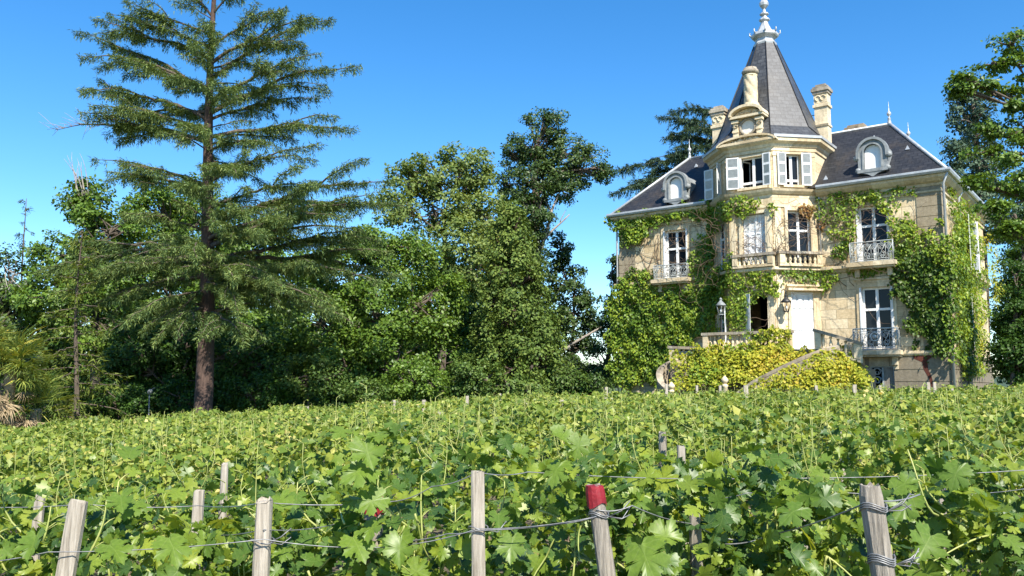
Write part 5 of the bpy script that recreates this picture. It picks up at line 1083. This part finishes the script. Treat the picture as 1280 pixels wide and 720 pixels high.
# first row: every vine a plant of its own
first = [(-2.25, 'leafy grape vine at the left end of the first row'), (-1.42, 'grape vine with a bright yellow green shoot right of the leaning plank post'), (-.62, 'grape vine with one big raised leaf left of the slim square post'), (.02, 'grape vine between the slim square post and the red topped post'), (.66, 'grape vine just right of the red topped post'), (1.32, 'grape vine left of the thick wire bound post'), (1.95, 'grape vine with broad bluish leaves right of the thick wire bound post'), (-2.95, 'grape vine cut by the left edge of the picture'), (2.65, 'grape vine cut by the right edge of the picture')]
for x, lab in first:
    g = gz(x); o = empty('grape_vine', (x, ROW[0], g), lab, 'grape vine', 'vines of the first row'); acc = Acc(); sm = MB(); tk = MB(); loc = Vector((x, ROW[0], g))
    P = [np.array([x, ROW[0]+.02, g-.05])]
    for k in range(6): P.append(P[-1]+np.array([RNG.normal(0, .025), RNG.normal(0, .02), .125]))
    tk.tube(P, [.042, .034, .03, .032, .028, .03, .026], 8)
    for sg in (-1, 1): limb(tk, P[-1], P[-1]+np.array([sg*.42, RNG.normal(0, .04), .08]), .018, .008, .12)
    vine_leaves(acc, 240, x-.46, x+.46, ROW[0], 0, .35, GRAPE_HI, (.045, .10), .30, 1.0, .3); vine_leaves(acc, 420, x-.46, x+.46, ROW[0], 0, .72, GRAPE_HI, (.03, .092), .30, .9, .3)
    shs = []
    for k in range(9):
        sm = MB(); shs.append(sm); shoot(sm, acc, (x+RNG.uniform(-.42, .42), ROW[0]+RNG.uniform(-.12, .12), g+RNG.uniform(.9, 1.2)), RNG.uniform(.10, .27), (RNG.normal(0, .09), RNG.normal(0, .05)))
    for k in range(6):
        sm = MB(); shs.append(sm); p = np.array([x+RNG.uniform(-.4, .4), ROW[0]-.1+RNG.uniform(-.1, .1), g+RNG.uniform(.9, 1.25)]); limb(sm, p, p+np.array([RNG.normal(0, .12), RNG.normal(0, .06), RNG.uniform(-.25, .25)]), .004, .002, .3, 8)
    for f in [acc.build('foliage', M['vine']), tk.build('trunk', M['cane'])]+[q.build('shoot', M['shoot']) for q in shs]: f.parent = o; f.matrix_parent_inverse = Matrix.Translation(-loc)
    # singled out big leaves seen in front
    if abs(x+.62) < .01 or abs(x+1.42) < .01 or abs(x-.02) < .01 or abs(x-1.95) < .01:
        spec = {-.62: [(455, 572, .17, 2.75), (430, 555, .1, 2.8), (470, 560, .11, 2.78), (440, 690, .16, 2.75), (500, 690, .15, 2.8), (464, 602, .17, 2.72), (478, 640, .15, 2.75), (452, 640, .13, 2.8), (470, 668, .14, 2.76)], -1.42: [(160, 592, .12, 2.8), (150, 640, .13, 2.7), (168, 645, .12, 2.75), (210, 690, .17, 2.7), (135, 700, .15, 2.7), (45, 690, .14, 2.7), (355, 655, .13, 2.85)], .02: [(700, 595, .15, 2.9), (690, 560, .13, 2.9), (725, 565, .12, 2.9), (800, 700, .2, 2.55), (640, 690, .14, 2.8)], 1.95: [(1140, 640, .15, 2.7), (1120, 630, .12, 2.7), (1200, 600, .14, 2.8), (1165, 690, .17, 2.6), (1225, 640, .12, 2.8), (1260, 690, .12, 2.8)]}[x]
        for px, py, s_, Y in spec:
            a2 = Acc(); ps = at(px, py, Y)[None]+np.array([0, 0, .05]); a2.put(GRAPE_HI, ps, norm(np.array([[0, -.62, .7]])+RNG.normal(0, .28, (1, 3))), norm(np.array([[0, -.3, -1.]])+RNG.normal(0, .5, (1, 3))), np.array([s_*.68]))
            f = a2.build('large_leaf', M['vine']); f.parent = o; f.matrix_parent_inverse = Matrix.Translation(-loc)
# the rest of the field reads as one mass of leaves
acc = Acc(); sm = MB(); acc2 = Acc()
for k, yc in enumerate(ROW[1:], 1):
    hw = .64*yc+2.2; x0, x1 = -hw, hw; Lr = x1-x0
    if k <= 2: vine_leaves(acc, int(Lr*760), x0, x1, yc, k, .35, GRAPE_MID if k > 1 else GRAPE_HI, (.04, .092), .34, 1.1)
    elif k <= 7: vine_leaves(acc2, int(Lr*820), x0, x1, yc, k, .45, LEAF4, (.04, .088), .38, 1.3)
    else: vine_leaves(acc2, int(Lr*(520 if k < 14 else 380)), x0, x1, yc, k, .55, LEAF4, (.05, .105) if k < 14 else (.055, .115), .44, 1.6)
    ns = int(Lr*(8 if k < 7 else 3.2))
    for q in range(ns):
        x = RNG.uniform(x0, x1); z = gz(x)+float(canopy(x, k))-.18
        if k <= 3: shoot(sm, acc, (x, yc+RNG.normal(0, .1), z), RNG.uniform(.15, .46), (RNG.normal(0, .12), RNG.normal(0, .06)), GRAPE_MID, 6, .0032, (.035, .08))
        else: shoot(sm, acc2, (x, yc+RNG.normal(0, .12), z), RNG.uniform(.14, .40)*(1 if k < 12 else .75), (RNG.normal(0, .14), RNG.normal(0, .06)), LEAF4, 8, .0033+.0002*k, (.05, .10))
V = np.concatenate(acc.V+[]); f = acc.build('vine_foliage', M['vine']); tag(f, 'leafy canopy of the second and third vine rows', 'vines', kind='stuff')
tag(acc2.build('vineyard_foliage', M['vine_far']), 'rows of leafy grape vines running back to the trees and the chateau', 'vines', kind='stuff')
tag(sm.build('vine_shoots', M['shoot']), 'upright pale green shoots standing above the vine rows', 'vine shoots', kind='stuff')
tk = MB()
for k, yc in enumerate(ROW[1:5], 1):
    for x in np.arange(-.64*yc-1, .64*yc+1, .8):
        x = x+RNG.uniform(-.1, .1); g = gz(x); tk.tube([(x, yc, g-.05), (x+.03, yc+.02, g+.3), (x-.02, yc, g+.62)], [.04, .03, .026], 6)
tag(tk.build('vine_trunks', M['cane']), 'gnarled brown vine trunks under the rear rows', 'vine trunks', kind='stuff')

# ------------------------------------------------------------------ posts and wires
def post(px, py, Y, wpx, label, lean=0., shape='round', mt='wood', red=False, ties=(), group='vineyard posts'):
    top = at(px, py, Y); r = wpx*Y/FPX/2; g = gz(top[0]); h = top[2]-g; bx = top[0]-lean*h
    o = empty('vineyard_post', (bx, Y, g), label, 'post', group); m = MB(); nseg = 14 if shape == 'round' else 4; rings = [(-.1, 1.1), (h*.3, 1.08), (h*.6, 1.03), (h*.85, 1.0), (h-.03*(shape == 'round'), .97), (h, .86 if shape == 'round' else .96)]; V = []
    sx, sy = (1, 1) if shape == 'round' else (1.30, .75) if shape == 'plank' else (1.36, 1.36)
    if shape != 'round': nseg = 8
    for z, f in rings:
        for q in range(nseg):
            a = 2*math.pi*(q+.5)/nseg; rr_ = r*f*(1+RNG.normal(0, .035)); c, s_ = math.cos(a), math.sin(a)
            if shape != 'round': c, s_ = np.clip(c*1.25, -.74, .74), np.clip(s_*1.25, -.74, .74)
            V.append((lean*z+rr_*sx*c, rr_*sy*s_, z+(RNG.normal(0, .006) if z == h else 0)))
    nr = len(rings); F = [(j*nseg+q, j*nseg+(q+1) % nseg, (j+1)*nseg+(q+1) % nseg, (j+1)*nseg+q) for j in range(nr-1) for q in range(nseg)]+[tuple((nr-1)*nseg+q for q in range(nseg))]
    m.idx(V, F, False); m.build('shaft', M[mt], o)
    if red:
        m = MB(); zs_ = [(h-.055, 1.02), (h-.022, 1.0), (h+.003, .90)]; V = []
        for zi, (z, f) in enumerate(zs_):
            for q in range(nseg):
                a = 2*math.pi*(q+.5)/nseg; V.append((lean*z+(r*f+.003)*math.cos(a)*sx, (r*f+.003)*math.sin(a)*sy, z+(RNG.uniform(-.016, .010) if zi == 0 else 0)))
        m.idx(V, [(j*nseg+q, j*nseg+(q+1) % nseg, (j+1)*nseg+(q+1) % nseg, (j+1)*nseg+q) for j in range(2) for q in range(nseg)]+[tuple(2*nseg+q for q in range(nseg))]); m.build('painted_tip', M['red'], o)
    for z, nturn in ties:
        m = MB(); zz = h-z; n = 14*nturn; m.tube([(lean*zz+(r*1.12*sx)*math.cos(2*math.pi*i/14), (r*1.12*sy)*math.sin(2*math.pi*i/14), zz+.008*math.sin(i*.9)+.006*i/14) for i in range(n+1)], .0021, 5)
        rr_ = random.Random(int(px+z*100))
        for q in range(nturn+1): m.tube([(lean*zz+r*1.1, -r*.4, zz), (lean*zz+r*1.1+.04, -r*.4+rr_.uniform(-.02, .02), zz+rr_.uniform(-.01, .03)), (lean*zz+r+.07, -r*.3, zz+rr_.uniform(-.02, .05))], .0018, 4)
        m.build('wire_tie', M['wire'], o)
    return o
post(597, 590, 2.78, 16, 'slim square weathered post standing upright in the middle of the front row', -.02, 'square', ties=((.18, 1),))
post(743, 608, 2.72, 22, 'leaning round post with a red painted top', -.14, 'round', 'wood_grey', True, ((.092, 2),))
post(1087, 606, 2.42, 28, 'thick leaning round post bound with wire near the right edge', -.11, 'round', 'wood_grey', False, ((.07, 3), (.215, 4)))
post(330, 626, 2.80, 18, 'upright pale square post half hidden by one leaf', 0., 'square', ties=((.13, 1),))
post(98, 630, 2.70, 22, 'pale plank post leaning right near the left edge', .12, 'plank', 'wood')
post(868, 640, 3.0, 15, 'splintered dark post between the red topped post and the thick wire bound post', -.02, 'round', 'wood_grey')
post(468, 622, 3.12, 22, 'hidden post with a trace of red paint behind the big raised leaf', 0, 'round', 'wood_grey', True)
post(249, 614, 3.85, 13, 'thin crooked pale post left of the half hidden square post', .02, 'plank')
post(50, 622, 3.6, 12, 'thin pale post behind leaves left of the plank post', .03, 'plank')
post(1002, 612, 3.9, 10, 'slim pale stake in the leaves left of the thick wire bound post', 0, 'plank')
post(1178, 612, 3.75, 9, 'slim pale stake in the leaves right of the thick wire bound post', .03, 'plank')
post(281, 580, 5.1, 9, 'short pale post top above the thin crooked post', 0, 'round')
post(828, 540, 6.3, 10, 'grey post top behind the red topped post', 0, 'round', 'wood_grey')
post(851, 558, 5.3, 9, 'pale post top right of and below the grey post top', -.02, 'square')
post(1052, 540, 6.5, 6, 'thin stake top far above the thick wire bound post', 0, 'plank')
far = [(758, 484, 24, 5), (657, 500, 19, 5), (584, 495, 22, 5), (530, 500, 19, 6), (493, 500, 20, 5), (549, 514, 15, 5), (702, 500, 18, 7), (625, 492, 23, 4), (384, 508, 20, 5), (833, 480, 25, 5), (932, 482, 23, 7), (1068, 481, 21, 6), (1020, 482, 24, 5), (1160, 478, 24, 5), (1168, 478, 24, 5), (871, 482, 25, 4), (1100, 482, 25, 4), (765, 498, 19, 3), (900, 482, 26, 4), (1190, 482, 24, 4)]
far_lab = ['white stake under the gap of sky left of the chateau', 'pale stake below the cone shaped conifer', 'pale stake below the leafy shrub of the tree line', 'pale stake under the rounded tree', 'pale stake right of the small rounded shrub', 'nearer pale stake in the vines under the rounded tree', 'wider pale stake in the vines right of the cone shaped conifer', 'thin stake left of the cone shaped conifer', 'pale stake in the vines right of the cedar trunk', 'pale stake below the curved left stair rail', 'broad pale stake below the middle of the yellow creeper', 'pale leaning stake below the cellar door', 'pale stake below the right end of the yellow creeper', 'left one of the pale stake pair under the right corner of the chateau', 'right one of the pale stake pair under the right corner of the chateau', 'thin stake below the left end of the yellow creeper', 'thin stake in front of the basement wall right of the cellar door', 'thin nearer stake under the gap of sky left of the chateau', 'thin stake between the left end and the middle of the yellow creeper', 'pale stake in front of the dark bush at the right wall']
for (x, y, Y, wd), lab in zip(far, far_lab): post(x, y, Y, wd*.8, lab, RNG.normal(0, .02), 'plank', 'wood', group='distant vineyard stakes')
def wire(P, label, r=.0017, sag=.01, name='trellis_wire'):
    m = MB(); Q = []
    for a, b in zip(P[:-1], P[1:]):
        a, b = np.array(a), np.array(b); n = 8
        for i in range(n): t = i/n; Q.append(a*(1-t)+b*t-DZ*sag*4*t*(1-t))
    Q.append(np.array(P[-1])); m.tube(Q, r, 5); tag(m.build(name, M['wire']), label, 'wire', 'trellis wires')
d_ = .03
wire([at(-80, 706, 2.62), at(60, 690, 2.66), at(330, 674, 2.75), at(480, 684, 2.80), at(597, 661, 2.75), at(745, 646, 2.7), at(760, 646, 2.7)], 'lower wire running from the left edge past the slim post to the red topped one')
wire([at(510, 676, 2.83), at(560, 667, 2.78), at(597, 663, 2.748), at(700, 655, 2.72), at(750, 644, 2.69)], 'second strand twisted close along the lower wire at the slim square post', .0018, .004)
wire([at(-60, 632, 3.3), at(105, 630, 3.3), at(248, 632, 3.5), at(330, 628, 2.84), at(490, 627, 2.9), at(540, 608, 2.85), at(597, 590, 2.76), at(660, 590, 2.9), at(960, 598, 3.2), at(1320, 585, 3.3)], 'upper wire rising to the top of the slim square post', .0018)
wire([at(250, 668, 3.4), at(330, 662, 2.77), at(420, 655, 3.1)], 'short wire tied to the half hidden square post')
wire([at(880, 622, 3.6), at(935, 616, 3.5), at(1010, 612, 3.85), at(1178, 618, 3.75), at(1300, 608, 3.6)], 'upper wire stretched behind the thick wire bound post')
wire([at(905, 680, 3.0), at(965, 668, 2.95), at(1090, 625, 2.42), at(1150, 618, 2.5)], 'wire slanting up to the thick wire bound post', .0024)
wire([at(745, 637, 2.69), at(790, 632, 2.7), at(868, 655, 3.0), at(920, 675, 3.0)], 'wire from the red topped post to the splintered dark post', .002)
